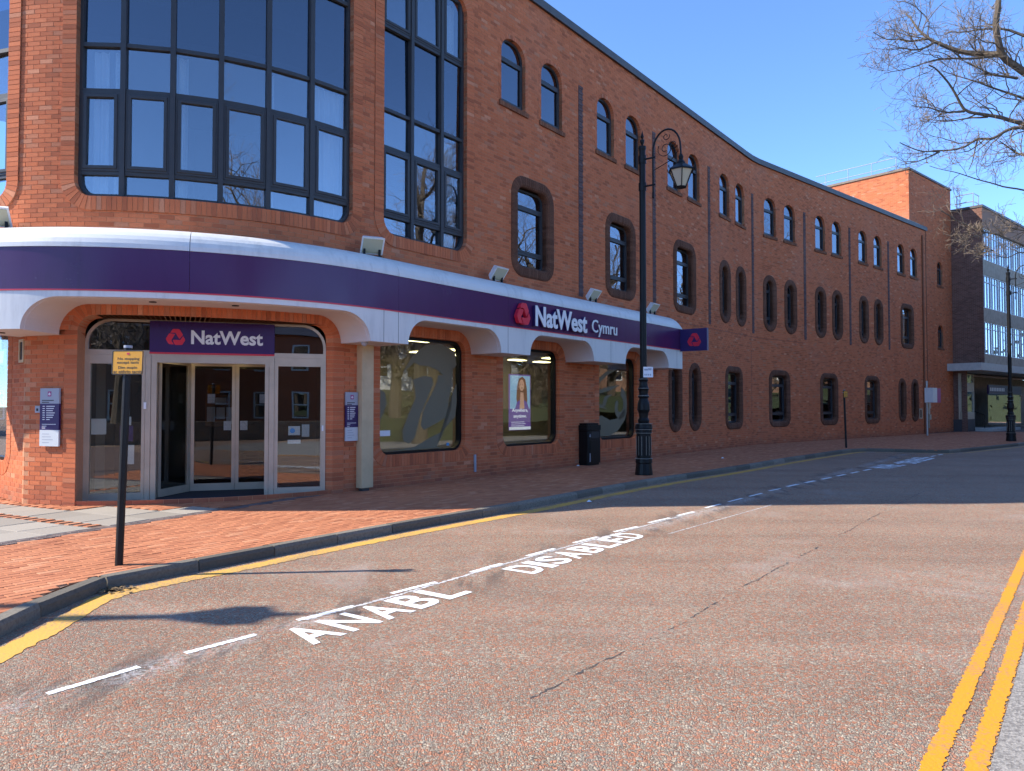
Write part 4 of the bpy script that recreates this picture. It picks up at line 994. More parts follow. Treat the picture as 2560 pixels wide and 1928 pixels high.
mb = MB(); c = W(4.36, 0.60, SKB); mb.lathe([(0.02, -0.075), (0.05, -0.05), (0.06, -0.02), (0.06, 0.0)], 12, c); part('dome_camera', mb, 'grey_plate', canopy)
# fascia lettering
def letters(word, s0, s1, z0, z1, d0, d1, fn, mat, parent, bold=0.02, name='letter'):
    full, f, ed, asp = text_poly(word, bold)
    # split the word mesh into letters by its islands in x order
    n = len(full); par = list(range(n))
    def find(i):
        while par[i] != i: par[i] = par[par[i]]; i = par[i]
        return i
    for q in f:
        for a in q[1:]: par[find(q[0])] = find(a)
    groups = {}
    for q in f: groups.setdefault(find(q[0]), []).append(q)
    for key in sorted(groups, key=lambda g: min(full[i][0] for q in groups[g] for i in q)):
        fs = groups[key]; ids = sorted({i for q in fs for i in q}); mp = {i: j for j, i in enumerate(ids)}; k = len(ids)
        vs = [fn(s0 + full[i][0] * (s1 - s0), d1, z0 + full[i][1] * (z1 - z0)) for i in ids] + [fn(s0 + full[i][0] * (s1 - s0), d0, z0 + full[i][1] * (z1 - z0)) for i in ids]
        F2 = [tuple(mp[i] for i in q) for q in fs] + [(mp[a], mp[a] + k, mp[b] + k, mp[b]) for a, b in ed if a in mp and b in mp]
        mb = MB(); mb.add(vs, F2, 0.5); part(name, mb, mat, parent)
letters('NatWest', 8.97, 11.12, 3.355, 3.82, CD + 0.005, CD + 0.084, W, 'navy_sign', canopy, 0.028, 'letter_return')
letters('NatWest', 8.97, 11.12, 3.355, 3.82, CD + 0.085, CD + 0.10, W, 'letter_white', canopy, 0.028)
letters('Cymru', 11.40, 12.64, 3.315, 3.735, CD + 0.055, CD + 0.07, W, 'letter_white', canopy, 0.004)
for mb in logo_pieces(8.52, 3.565, 0.285, CD + 0.02, CD + 0.11, W, 0.92): part('logo_arrow', mb, 'logo_red', canopy)
# projecting sign at the end
def PS(u, d, z): q = Pv(16.62 - d, CD + 0.01 + u); return (float(q[0]), float(q[1]), z)
mb = MB(); mb.box(0, 0.86, -0.05, 0.07, 3.23, 3.90, PS); ps = part('projecting_sign', mb, 'navy_sign', bank)
for mb in logo_pieces(0.46, 3.545, 0.24, 0.0705, 0.078, lambda u, d, z: PS(u, d, z)): part('logo_arrow', mb, 'logo_red', ps)
# steel faced column by the door
mb = MB(); mb.box(4.665, 4.94, 0.0, 0.16, 0.06, SKB, W); col_ = part('column', mb, 'column_paint', bank)
mb = MB(); mb.box(4.72, 4.88, 0.02, 0.12, 0.0, 0.06, W); part('column_foot', mb, 'dark_stone', col_)
mb = MB(); mb.box(7.97, 8.03, 0.004, 0.03, 0.33, 0.50, W); mb.tube([W(8.0, 0.02, 0.12), W(8.0, 0.02, 0.33)], 0.03, 8); part('vent_pipe', mb, 'grey_plate', bank)

# ---- entrance
DL = np.array([-7.0, 12.12]); DRt = np.array([-3.36, 13.33]); DT = (DRt - DL) / np.linalg.norm(DRt - DL); DN = np.array([DT[1], -DT[0]]); DLEN = 3.836
def D(u, d, z): q = DL + DT * u + DN * d; return (q[0], q[1], z)
def DoorRing(s, d, z):       # ring sits on the curved wall, its reveal runs back to the flat door frame
    if d > -0.1: return G(s, d, z)
    u = (s - (DOOR[0] + 0.235)) / (DOOR[1] - DOOR[0] - 0.47) * DLEN; return D(u, 0.02, z)
ent = MB(); DF = (0.0, DLEN, -0.01, 3.02, 0.02, 0.42)
band(ent, DF, [(0.0, -0.10), (0.0, 0.03), (0.045, 0.03), (0.045, -0.08)], D, lambda p: p[1] < 0.05)
ent.box(0.04, DLEN - 0.04, -0.06, 0.035, 2.42, 2.50, D)
for a, b in ((0.0, 0.085), (0.85, 0.90), (0.905, 0.985), (0.99, 1.075), (2.80, 2.865), (2.87, 2.955), (2.96, 3.02), (3.75, DLEN)): ent.box(a, b, -0.09, 0.04 + 0.012 * (round(a * 10) % 2), 0.0, 2.42, D)
ent.box(1.02, 2.87, -0.05, 0.035, 2.30, 2.418, D)
for a, b in ((0.085, 0.85), (3.02, 3.75)):
    ent.box(a, b, -0.05, 0.03, 0.0, 0.13, D); ent.box(a, b, -0.05, 0.03, 2.27, 2.418, D)
entrance = part('entrance', ent, 'steel', bank)
surround(DOOR, DoorRing, 'red_brick', [(0.0, 0.0), (0.0, 0.02), (0.235, 0.02), (0.235, -0.3)], entrance, lambda p: p[1] < -0.02)
for a, b in ((0.085, 0.85), (3.02, 3.75)):      # side lights
    mb = MB(); mb.box(a, b, -0.012, -0.004, 0.13, 2.27, D); part('pane', mb, 'shop_glass', entrance)
gi = (0.045, DLEN - 0.045, 2.5, 2.975, 0.02, 0.375)
for a, b in ((0.045, 0.96), (2.96, DLEN - 0.045)):
    mb = MB(); gg = (0.045, DLEN - 0.045, -0.01, 2.975, 0.02, 0.375); mb.prism(clipped_rect(gg, a, b, 2.5, 2.97), -0.012, -0.004, D, 0.5); part('pane', mb, 'small_glass', entrance)
mb = MB(); mb.box(0.96, 2.955, -0.03, 0.045, 2.475, 3.0, D); dsg = part('sign_panel', mb, 'purple_sign', bank)
mb = MB(); mb.box(0.96, 2.955, -0.03, 0.050, 2.445, 2.475, D); part('red_edging', mb, 'red_trim', dsg)
letters('NatWest', 1.60, 2.76, 2.62, 2.86, 0.045, 0.050, D, 'letter_white', dsg, 0.028)
for mb in logo_pieces(1.36, 2.725, 0.165, 0.045, 0.050, D): part('logo_arrow', mb, 'logo_red', dsg)
# lobby: mat, side walls, inner doors
mb = MB(); mb.box(0.0, DLEN, -2.6, 0.03, -0.01, 0.012, D); part('entrance_mat', mb, 'mat_floor', bank)
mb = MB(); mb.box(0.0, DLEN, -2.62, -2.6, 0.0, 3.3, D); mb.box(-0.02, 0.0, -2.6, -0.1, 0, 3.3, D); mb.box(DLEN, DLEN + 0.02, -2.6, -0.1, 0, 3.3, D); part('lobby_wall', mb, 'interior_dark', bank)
mb = MB(); mb.box(0.0, DLEN, -2.6, -0.06, 2.42, 2.46, D); part('lobby_ceiling', mb, 'interior_wall', bank)
for u in (1.45, 2.35):
    mb = MB(); mb.lathe([(0.09, -0.008), (0.09, 0)], 14, D(u, -0.35, 2.418)); part('ceiling_light', mb, 'ceiling_light', bank)
mb = MB(); mb.box(1.65, 2.25, -2.59, -2.57, 1.15, 1.80, D); nb = part('notice_board', mb, 'wood', bank)
for u, z, w, h in ((1.68, 1.25, .15, .3), (1.86, 1.30, .16, .24), (2.05, 1.2, .16, .34), (1.84, 1.6, .2, .14)):
    mb = MB(); mb.box(u, u + w, -2.57, -2.565, z, z + h, D); part('notice', mb, 'paper', nb)
def leaf(p0, p1, z0, z1, name, st=0.075, glass='door_glass'):
    p0, p1 = np.array(p0), np.array(p1); t = p1 - p0; L = np.linalg.norm(t); t /= L; n = np.array([-t[1], t[0]]) * -1
    def f(u, d, z): q = p0 + t * u + n * d; return D(q[0], q[1], z)
    mb = MB()
    for a, b, c, e in ((0, st, z0, z1), (L - st, L, z0, z1), (st, L - st, z0, z0 + 0.13), (st, L - st, z1 - 0.08, z1)): mb.box(a, b, -0.02, 0.025, c, e, f)
    o = part(name, mb, 'steel', entrance); mb = MB(); mb.box(st, L - st, -0.004, 0.004, z0 + 0.13, z1 - 0.08, f); part('door_pane', mb, glass, entrance); return f, L
leaf((1.08, -0.12), (1.50, -0.95), 0.02, 2.38, 'door_leaf')
f1, _ = leaf((1.52, -0.98), (2.28, -0.98), 0.02, 2.38, 'door_leaf', 0.06); f2, _ = leaf((2.285, -0.98), (3.00, -0.98), 0.02, 2.38, 'door_leaf', 0.06)
for f, u, z in ((f1, 0.56, 1.12), (f2, 0.08, 1.12), (f1, 0.28, 1.62), (f2, 0.42, 1.62)):
    mb = MB(); mb.box(u, u + 0.13, 0.004, 0.007, z, z + 0.17, f); part('door_notice', mb, 'paper' if z < 1.5 else 'grey_plate', entrance)
    if z < 1.5:
        mb = MB(); mb.box(u + .02, u + .11, 0.007, 0.0085, z + .085, z + .10, f); part('notice_print', mb, 'letter_dark', entrance)
for u, z, w, h, mt in ((3.20, 1.05, 0.20, 0.16, 'paper'), (3.43, 1.02, 0.13, 0.22, 'pale_plate'), (3.19, 0.90, 0.22, 0.07, 'paper'), (0.55, 1.25, 0.14, 0.14, 'paper'), (0.52, 0.98, 0.20, 0.26, 'poster_purple'), (0.56, 0.60, 0.18, 0.32, 'paper'), (0.10, 1.10, 0.22, 0.26, 'paper')):
    mb = MB(); mb.box(u, u + w, -0.020, -0.014, z, z + h, D); part('window_sticker', mb, mt, entrance)
mb = MB(); mb.lathe([(0.045, 0), (0.045, 0.004)], 14, (0, 0, 0)); mb.v = [D(3.27 + x, -0.0125 + z * 0.2, 1.13 + y) for x, y, z in mb.v]; part('window_sticker', mb, 'blue_print', entrance)
mb = MB(); mb.box(0.885, 0.925, 0.052, 0.075, 1.52, 1.63, D); part('door_button', mb, 'paper', entrance)
mb = MB(); mb.box(3.77, 3.80, 0.045, 0.065, 1.12, 1.22, D); part('door_button', mb, 'paper', entrance)

# ---- things fixed to the wall
def hours_board(s0, s1, z0, z1, fn, lab, d=0.03):
    mb = MB(); mb.box(s0, s1, d, d + 0.03, z0 + (z1 - z0) * 0.28, z0 + (z1 - z0) * 0.735, fn)
    root = tag(part('hours_sign', mb, 'navy_sign'), lab, 'sign')
    mb = MB(); mb.box(s0, s1, d, d + 0.031, z0 + (z1 - z0) * 0.735, z1, fn); part('upper_plate', mb, 'grey_plate', root)
    mb = MB(); mb.box(s0, s1, d, d + 0.031, z0, z0 + (z1 - z0) * 0.28, fn); part('lower_plate', mb, 'pale_plate', root)
    mb = MB(); c = (s0 + s1) / 2; mb.box(c - 0.035, c + 0.035, d + 0.031, d + 0.034, z1 - 0.13, z1 - 0.05, fn); part('emblem_tile', mb, 'magenta', root)
    for q in logo_pieces(c, z1 - 0.092, 0.024, d + 0.034, d + 0.036, fn): part('logo_arrow', q, 'letter_white', root)
    w = s1 - s0; mb = MB()
    for q, e in ((0.185, .72), (0.215, .48)): mb.box(s0 + w * .10, s0 + w * e, d + .031, d + .0325, z1 - q - .014, z1 - q, fn)
    part('plate_text', mb, 'letter_dark', root)
    mb = MB(); zz = z0 + (z1 - z0) * 0.70
    for k in range(7):
        zk = zz - 0.035 * k
        mb.box(s0 + w * .14, s0 + w * .26, d + .03, d + .0315, zk - 0.016, zk - 0.004, fn); mb.box(s0 + w * .34, s0 + w * (.78 - .05 * (k % 3) if k < 6 else .52), d + .03, d + .0315, zk - 0.016, zk - 0.004, fn)
    for k in range(3): mb.box(s0 + w * .12, s0 + w * (.85, .36, .30)[k], d + .03, d + .0315, zz - 0.30 - .03 * k, zz - 0.292 - .03 * k, fn)
    part('plate_text', mb, 'letter_white', root)
    mb = MB(); 
    for k in range(4): mb.box(s0 + w * .14, s0 + w * (.5 + .1 * (k % 3)), d + .031, d + .0325, z0 + 0.19 - 0.045 * k, z0 + 0.20 - 0.045 * k, fn)
    part('plate_text', mb, 'grey_plate', root); return root
hours_board(-0.64, -0.25, 0.93, 1.85, G, 'tall grey and navy opening hours sign on the sunlit brick pier left of the entrance')
hours_board(4.375, 4.655, 0.93, 1.82, W, 'tall grey and navy opening hours sign on brick between the entrance and the cream column')
mb = MB(); mb.box(-0.78, -0.68, 0.006, 0.03, 1.46, 1.57, G); o = tag(part('intercom', mb, 'grey_plate'), 'small square grey intercom plate beside the sunlit hours sign', 'intercom'); mb = MB(); mb.box(-.75, -.71, .03, .033, 1.49, 1.53, G); part('button', mb, 'letter_dark', o)
mb = MB(); gx = (-1.33, -1.10, 2.28, 2.66, 0.01, 0.01); band(mb, gx, [(0, 0.0), (0, 0.02), (0.045, 0.02), (0.045, -0.06)], G); o = tag(part('wall_vent', mb, 'column_paint'), 'small framed dark vent in brick under the canopy left of the entrance', 'vent')
mb = MB(); mb.box(-1.29, -1.14, 0.004, 0.008, 2.32, 2.62, G); part('vent_opening', mb, 'letter_dark', o)
def floodlight(s, lab, rz=0.0):
    base = W(s, 0.36, 4.305); x, y = Pv(s, 1.0); t = thing('floodlight', lab, 'floodlight', base, math.atan2(y - base[1], x - base[0]) + math.pi / 2 + rz, 'floodlights along the canopy top')
    # local: -Y points outwards
    def f(u, v, z): c, s_ = math.cos(R_(38)), math.sin(R_(38)); return (u, -(v * c + z * s_) + 0.0, 0.24 + z * c - v * s_)
    mb = MB(); p = [(-.17, -.04, -.13), (.17, -.04, -.13), (.17, -.04, .13), (-.17, -.04, .13), (-.21, .09, -.17), (.21, .09, -.17), (.21, .09, .17), (-.21, .09, .17)]
    mb.hexa([f(*q) for q in p]); part('housing', mb, 'flood_grey', t, world=False)
    mb = MB(); mb.box(-.18, .18, .0905, .096, -.14, .14, f); part('lens', mb, 'flood_lens', t, world=False)
    mb = MB(); 
    for sx in (-0.16, 0.12): mb.box(sx, sx + 0.04, -0.04, 0.0, 0.0, 0.22)
    mb.box(-0.18, 0.18, -0.06, 0.02, 0.0, 0.012); part('bracket', mb, 'black_paint', t, world=False); return t
floodlight(4.70, 'grey floodlight with weeds behind it on the white canopy, under the three pane wide window', -0.5)
floodlight(8.35, 'grey floodlight on the white canopy directly above the red logo of the fascia lettering')
floodlight(12.35, 'grey floodlight on the white canopy just past the end of the fascia lettering')
floodlight(15.72, 'grey floodlight on the white canopy close to the projecting sign')
floodlight(-1.05, 'grey floodlight on the sunlit rounded corner of the white canopy', 0.5)
def weeds(s, n, lab):
    mb = MB(); c = Vector(W(s, 0.12, 4.30))
    for i in range(n):
        a = random.uniform(0, 6.28); r = random.uniform(0.02, 0.22); b = c + Vector((random.uniform(-.15, .15), random.uniform(-.06, .06), 0)); tip = b + Vector((math.cos(a) * r * .6, math.sin(a) * r * .6, random.uniform(.04, .16)))
        mb.add([tuple(b), tuple(b + Vector((.012, .006, 0))), tuple(tip)], [(0, 1, 2)], 0.5)
    tag(part('weed', mb, 'plant'), lab, 'weed')
weeds(4.95, 120, 'small tuft of weeds growing on the canopy behind a floodlight'); weeds(-0.85, 80, 'tuft of weeds on the canopy at the sunlit rounded corner')
# poster in the middle shop window
def PO(u, d, z): return W(9.62 + u, -0.32 + d, z)
mb = MB(); mb.box(0, 0.86, 0, 0.02, 0.98, 2.34, PO); po = tag(part('poster', mb, 'screen_purple'), 'hanging backlit purple poster of a smiling long haired woman behind the middle shop window', 'poster')
mb = MB(); mb.box(0.03, 0.83, 0.02, 0.023, 1.50, 2.31, PO); part('poster_picture', mb, 'screen_sky', po)
mb = MB(); mb.prism([(0.34, 1.50), (0.28, 1.75), (0.30, 2.05), (0.38, 2.24), (0.52, 2.29), (0.64, 2.22), (0.70, 2.0), (0.72, 1.7), (0.66, 1.50)], 0.023, 0.025, PO, .5); part('poster_hair', mb, 'screen_hair', po)
mb = MB(); mb.prism([(0.49 + 0.10 * math.cos(a), 2.08 + 0.14 * math.sin(a)) for a in np.linspace(0, 6.283, 18)[:-1]], 0.025, 0.027, PO, .5); mb.prism([(0.40, 1.50), (0.44, 1.9), (0.56, 1.9), (0.60, 1.50)], 0.025, 0.027, PO, .5); part('poster_face', mb, 'screen_skin', po)
mb = MB()
for ex in (0.45, 0.53): mb.box(ex - .014, ex + .014, .027, .0285, 2.095, 2.11, PO)
mb.box(0.455, 0.525, .027, .0285, 2.0, 2.018, PO); part('poster_features', mb, 'screen_hair', po)
mb = MB(); mb.prism([(0.22, 1.50), (0.30, 1.66), (0.42, 1.72), (0.58, 1.72), (0.70, 1.66), (0.79, 1.50)], 0.0255, 0.0268, PO, .5); part('poster_jumper', mb, 'screen_purple', po)
mb = MB(); text_mb(mb, 'Anywhere,', 0.10, 0.74, 1.40, 1.51, 0.027, 0.029, PO, 0.02); text_mb(mb, 'anytime.', 0.16, 0.68, 1.26, 1.36, 0.027, 0.029, PO, 0.02)
for k in range(3): mb.box(0.08, 0.6 + .05 * (k % 2), 0.02, 0.024, 1.17 - k * .045, 1.182 - k * .045, PO)
part('poster_text', mb, 'screen_white', po); mb = MB(); mb.box(0.0, 0.86, 0.02, 0.024, 0.99, 1.06, PO); part('poster_strip', mb, 'screen_white', po)
mb = MB(); mb.tube([PO(.1, .01, 2.34), PO(.1, .01, 3.2)], .004, 4); mb.tube([PO(.76, .01, 2.34), PO(.76, .01, 3.2)], .004, 4); part('poster_wire', mb, 'rail_steel', po)
# meter box, cream cabinets and the box on a pole at the far end
mb = MB(); bx_ = (42.22, 42.62, 0.86, 1.42, 0.01, 0.01); band(mb, bx_, [(0, 0), (0, .04), (.06, .04), (.06, .01)], W); o = tag(part('meter_box', mb, 'cream_box'), 'cream framed meter box beside the last narrow ground floor window', 'meter box'); mb = MB(); mb.box(42.28, 42.56, 0.0, 0.015, 0.92, 1.36, W); part('meter_door', mb, 'surround_brick', o)
cab = thing('gas_cabinet', 'three small cream cabinets joined by a pipe on the tower wall', 'cabinet', TF(2.1, 0.1, 0.8))
for u, z, w, h in ((2.15, 1.42, .28, .32), (2.0, 1.1, .3, .34), (2.2, 0.78, .28, .3)):
    mb = MB(); mb.box(u, u + w, 0.006, 0.12, z, z + h, TF); part('cabinet_box', mb, 'cream_box', cab)
mb = MB(); mb.tube([TF(2.3, 0.05, .3), TF(2.3, 0.05, 1.7)], .03, 6); part('pipe', mb, 'cream_box', cab)
bp_ = ROOTLOC; px_, py_ = 22.0, 39.25
fp = thing('boxed_sign', 'white and magenta boxed sign on a slim grey pole at the foot of the tower', 'sign', (px_, py_, 0), R_(41))
mb = MB(); mb.tube([(0, 0, 0), (0, 0, 2.9)], 0.05, 10); part('pole', mb, 'rail_steel', fp, world=False)
mb = MB(); mb.box(-0.35, 0.25, -0.42, -0.02, 1.75, 2.52); part('white_box', mb, 'white_panel', fp, world=False)
mb = MB(); mb.box(0.25, 0.75, -0.42, -0.02, 1.75, 2.50); part('magenta_box', mb, 'magenta', fp, world=False)

# ================================================================== FAR OFFICE BUILDING
FC = np.array([28.2, 44.1]); ft = np.array([math.cos(DB), math.sin(DB)]); fn2 = np.array([math.sin(DB), -math.cos(DB)])
office = thing('office_building', 'dark brick office block with white framed window bands beyond the tower', 'building', (float(FC[0]), float(FC[1]), 0))
def OF(u, d, z): q = FC + ft * u + fn2 * d; return (q[0], q[1], z)
OLL = 4.2
def OL(u, d, z): q = FC - fn2 * (OLL - u) - ft * d; return (q[0], q[1], z)
OZ = 13.52
mb = MB(); mm = MB(); k = 0
while k * CH < OZ - 0.05:
    z = k * CH; x = -0.1125 * (k % 2); top = OLL if z > 3.6 else OLL - 0.95
    mm.add([OL(0, 0, z), OL(top, 0, z), OL(top, 0, z + CH), OL(0, 0, z + CH)], [(0, 1, 2, 3)], .5)
    while x < top:
        c0, c1 = max(x + .006, 0), min(x + .219, top)
        if c1 - c0 > .02: q0, q1 = z + .006, z + CH - .006; mb.add([OL(c0, .006, q0), OL(c1, .006, q0), OL(c1, .006, q1), OL(c0, .006, q1), OL(c0, -.01, q0), OL(c1, -.01, q0), OL(c1, -.01, q1), OL(c0, -.01, q1)], [(0, 1, 2, 3), (4, 0, 3, 7), (1, 5, 6, 2), (3, 2, 6, 7), (4, 5, 1, 0)])
        x += .225
    k += 1
ow = part('wall', mm, 'dark_mortar', office); part('bricks', mb, 'dark_brick', ow, 'stuff')
mb = MB(); mb.box(-0.05, 22, -9, 0.05, OZ, OZ + 0.14, OF); part('coping', mb, 'coping_metal', office)
mb = MB(); mb.box(0.01, 22, -8.9, -0.35, 3.7, OZ - .02, OF); part('core', mb, 'interior_dark', office)
for z0, z1 in ((12.29, OZ), (9.46, 10.37), (6.64, 7.46), (4.14, 4.67)):
    mb = MB(); mb.box(0.0, 22, -0.33, 0.0, z0, z1, OF); part('band', mb, 'brown_brick' if z1 == OZ else 'concrete', office)
for z0, z1 in ((10.37, 12.29), (7.46, 9.46), (4.67, 6.64)):
    for k in range(7):
        a = 0.02 + 1.45 * k; b = a + 1.45
        fr = MB(); band(fr, (a, b, z0, z1, .005, .005), [(0, -.30), (0, -.04), (.05, -.04), (.05, -.3)], OF)
        m1 = a + 0.40; m2 = a + 0.92; zt = z1 - 0.42
        for q in (m1, m2): fr.box(q - .022, q + .022, -.12, -.05, z0, z1, OF)
        fr.box(m1, b, -.12, -.052, zt - .022, zt + .022, OF)
        wo_ = part('window', fr, 'white_frame', office)
        for q0, q1, y0, y1 in ((a, m1, z0, z1), (m1, m2, z0, zt), (m1, m2, zt, z1), (m2, b, z0, zt), (m2, b, zt, z1)):
            mb = MB(); mb.box(q0 + .02, q1 - .02, -.095, -.088, y0 + .02, y1 - .02, OF); part('pane', mb, 'office_glass', wo_)
        if z0 < 5:
            mb = MB(); n = 24; ss = np.linspace(a + .05, b - .05, n); dd = -.22 + .02 * np.sin(np.arange(n) * 1.3)
            mb.add([OF(s, d, z0 + .05) for s, d in zip(ss, dd)] + [OF(s, d, z1 - .05) for s, d in zip(ss, dd)], [(i, i + 1, i + 1 + n, i + n) for i in range(n - 1)], .5); part('blind', mb, 'curtain', wo_)
mb = MB(); mb.box(-1.0, 22, -1.75, 0.15, 3.68, 4.12, OF); part('canopy_slab', mb, 'pale_concrete', office)
mb = MB(); mb.box(0.0, 22, -3.0, -2.9, 0, 3.6, OF); part('shopfront_back', mb, 'concrete', office)
def OS(u, d, z): q = FC + ft * (-0.02 + u) + fn2 * (-1.3 + d); return (q[0], q[1], z)
fr = MB(); band(fr, (-0.1, 2.2, 0.75, 3.55, .005, .005), [(0, -.1), (0, .05), (.08, .05), (.08, -.1)], OS); fr.box(-.1, 2.2, -.05, .055, 2.45, 3.0, OS); fr.box(-.1, 2.2, -.05, .055, 0.75, 1.2, OS)
sw_ = part('window', fr, 'cream_box', office)
for z0, z1 in ((1.2, 2.45), (3.0, 3.5)): mb = MB(); mb.box(-.02, 2.12, -.02, -.012, z0, z1, OS); part('pane', mb, 'office_glass', sw_)
mb = MB(); mb.box(-0.1, 2.3, -.4, .04, 0, 0.75, OS); part('plinth', mb, 'dark_stone', office)
mb = MB(); mb.box(3.4, 4.6, -.9, -.8, 0.3, 3.4, OS); part('door', mb, 'pale_plate', office)
mb = MB(); mb.box(2.3, 8.0, -1.0, 1.0, -.01, 0.16, OS); part('step', mb, 'pale_concrete', office)
mb = MB(); mb.tube([OS(2.9, .4, .16), OS(2.9, .4, 1.0), OS(2.9, -.5, 1.35)], .025, 6); part('handrail', mb, 'black_paint', office)
fr = MB(); fr.box(5.0, 12, -.05, .05, 2.35, 2.95, OS); sg = part('shop_sign', fr, 'navy_sign', office)
mb = MB()
for k in range(9): mb.box(5.25 + k * .34, 5.47 + k * .34, .05, .06, 2.55, 2.78, OS)
part('sign_text', mb, 'letter_white', sg)
mb = MB(); mb.box(5.0, 12, -.02, -.01, .3, 2.35, OS); part('pane', mb, 'office_glass', office)
rl = MB()
for z in (0.55, 1.05): rl.tube([OF(0.5, -1.6, OZ + z), OF(0.5, -.6, OZ + z), OF(1.5, -.6, OZ + z)], .03, 6)
for q in ((.5, -1.5), (.5, -.6), (1.4, -.6)): rl.tube([OF(*q, OZ), OF(*q, OZ + 1.05)], .03, 6)
part('roof_handrail', rl, 'rail_steel', office)

# ================================================================== STREET FURNITURE
def lamp_post(loc, rz, lab):
    t = thing('street_lamp', lab, 'street lamp', loc, rz, 'ornate street lamps along the pavement')
    P_ = [(0.20, 0), (0.20, 0.04), (0.175, 0.26), (0.19, 0.28), (0.185, 0.36), (0.165, 0.38), (0.165, 0.93), (0.185, 0.96), (0.185, 1.02), (0.20, 1.06), (0.19, 1.14), (0.12, 1.18), (0.135, 1.24), (0.10, 1.30), (0.11, 1.40), (0.145, 1.48), (0.135, 1.62), (0.10, 1.74),
          (0.13, 1.78), (0.10, 1.84), (0.11, 1.92), (0.13, 1.96), (0.10, 2.02), (0.09, 2.12), (0.11, 2.16), (0.085, 2.22), (0.085, 2.36), (0.078, 2.42), (0.072, 7.45), (0.085, 7.5), (0.085, 7.56), (0.02, 7.58), (0.05, 7.66), (0.055, 7.70), (0.02, 7.74), (0.04, 7.78), (0.0, 7.94)]
    mb = MB(); mb.lathe(P_, 16); part('post', mb, 'black_paint', t, smooth=False, world=False)
    mb = MB()
    for z in (0.37, 0.95, 1.03, 1.16, 1.80, 1.97, 2.18): mb.lathe([(0.205 if z < 1.2 else 0.125, z), (0.205 if z < 1.2 else 0.125, z + 0.007)], 16)
    for k in range(6):
        a = k * math.pi / 3
        for da in (-0.30, 0.30): mb.tube([(0.172 * math.cos(a + da), 0.172 * math.sin(a + da), 0.45), (0.172 * math.cos(a + da), 0.172 * math.sin(a + da), 0.88)], 0.004, 4)
    part('gold_lines', mb, 'gold_line', t, world=False)
    # arm towards local +X
    mb = MB(); pts = [(0.27, 0, 6.45), (0.27, 0, 7.30)] + [(0.27 + 0.34 - 0.34 * math.cos(a), 0, 7.36 + 0.46 * math.sin(a)) for a in np.linspace(0, math.pi, 14)] + [(0.955, 0, 7.25), (0.96, 0, 7.12)]
    mb.tube(pts, [0.02, 0.022] + [0.022] * (len(pts) - 2), 8)
    for z in (6.62, 7.25): mb.tube([(0.05, 0, z), (0.33, 0, z)], 0.022, 6); mb.lathe([(0.09, z - 0.09), (0.09, z + 0.09)], 12)
    mb.lathe([(0.0, -0.16), (0.03, -0.12), (0.025, 0.0)], 8, (0.27, 0, 6.45)); part('arm', mb, 'black_paint', t, world=False)
    mb = MB()
    def scroll(cx, cz, r, turns, a0, sgn):
        n = 26; mb.tube([(cx + r * (1 - i / n * .8) * math.cos(a0 + sgn * turns * 6.283 * i / n), 0, cz + r * (1 - i / n * .8) * math.sin(a0 + sgn * turns * 6.283 * i / n)) for i in range(n)], 0.009, 5)
    scroll(0.58, 7.38, 0.19, 1.5, 2.6, 1); scroll(0.78, 7.45, 0.11, 1.3, -.4, -1); scroll(0.60, 7.66, 0.09, 1.2, .3, -1)
    mb.tube([(0.30, 0, 6.95), (0.5, 0, 7.02), (0.72, 0, 7.10), (0.9, 0, 7.28)], 0.01, 5); part('scrollwork', mb, 'black_paint', t, world=False)
    # lantern
    L0_ = (0.96, 0, 0); 
    def hexr(r, z, a=0): return [(0.96 + r * math.cos(k * math.pi / 3 + a), r * math.sin(k * math.pi / 3 + a), z) for k in range(6)]
    lan = MB(); lan.lathe([(0.03, 7.18), (0.06, 7.12), (0.045, 7.06), (0.09, 7.0), (0.10, 6.96)], 10, L0_)
    a, b, c = hexr(0.09, 6.97), hexr(0.30, 6.83), hexr(0.31, 6.80)
    lan.add(a + b + c, [(i, (i + 1) % 6, (i + 1) % 6 + 6, i + 6) for i in range(6)] + [(i + 6, (i + 1) % 6 + 6, (i + 1) % 6 + 12, i + 12) for i in range(6)] + [tuple(range(12, 18))], .5)
    e0, e1 = hexr(0.275, 6.81), hexr(0.115, 6.44)
    for k in range(6): lan.tube([e0[k], e1[k]], 0.012, 5); lan.tube([e1[k], e1[(k + 1) % 6]], 0.014, 5); lan.tube([(c[k][0], c[k][1], 6.83), (c[k][0] + (c[k][0] - .96) * .06, c[k][1] * 1.06, 6.90)], 0.012, 4)
    lan.add(e1, [tuple(range(6))], .5); lo_ = part('lantern', lan, 'black_paint', t, world=False)
    g0, g1 = hexr(0.265, 6.80), hexr(0.108, 6.45)
    for k in range(6):
        j = (k + 1) % 6; q = MB(); q.add([g0[k], g0[j], g1[j], g1[k]], [(0, 1, 2, 3)], .5); part('lantern_pane', q, 'lamp_glass', lo_, world=False)
    return t
l1 = lamp_post((3.01, 16.94, 0), R_(-38), 'ornate black lamp post standing by the litter bin with a small white notice')
l2 = dup(l1, (22.27, 33.07, 0), R_(-38), 'ornate black lamp post in front of the dark brick office block')
l3 = dup(l1, (-11.65, 5.25, 0), R_(4), 'ornate black lamp post on the side street, its lantern shadow lying on the road')
tag(l1, l1['label'], 'street lamp', 'ornate street lamps along the pavement')
def NP(u, d, z): a = R_(-38); c, s_ = math.cos(a), math.sin(a); return (3.01 + u, 16.94 - 0.10 - d, z)
mb = MB(); mb.box(-0.02, 0.20, 0.0, 0.012, 2.22, 2.46, NP); nt = tag(part('notice', mb, 'paper'), 'small white paper notice strapped to the lamp post by the bin', 'notice')
mb = MB(); mb.box(0.0, .085, .012, .013, 2.375, 2.415, NP); mb.box(.09, .165, .012, .013, 2.38, 2.43, NP)
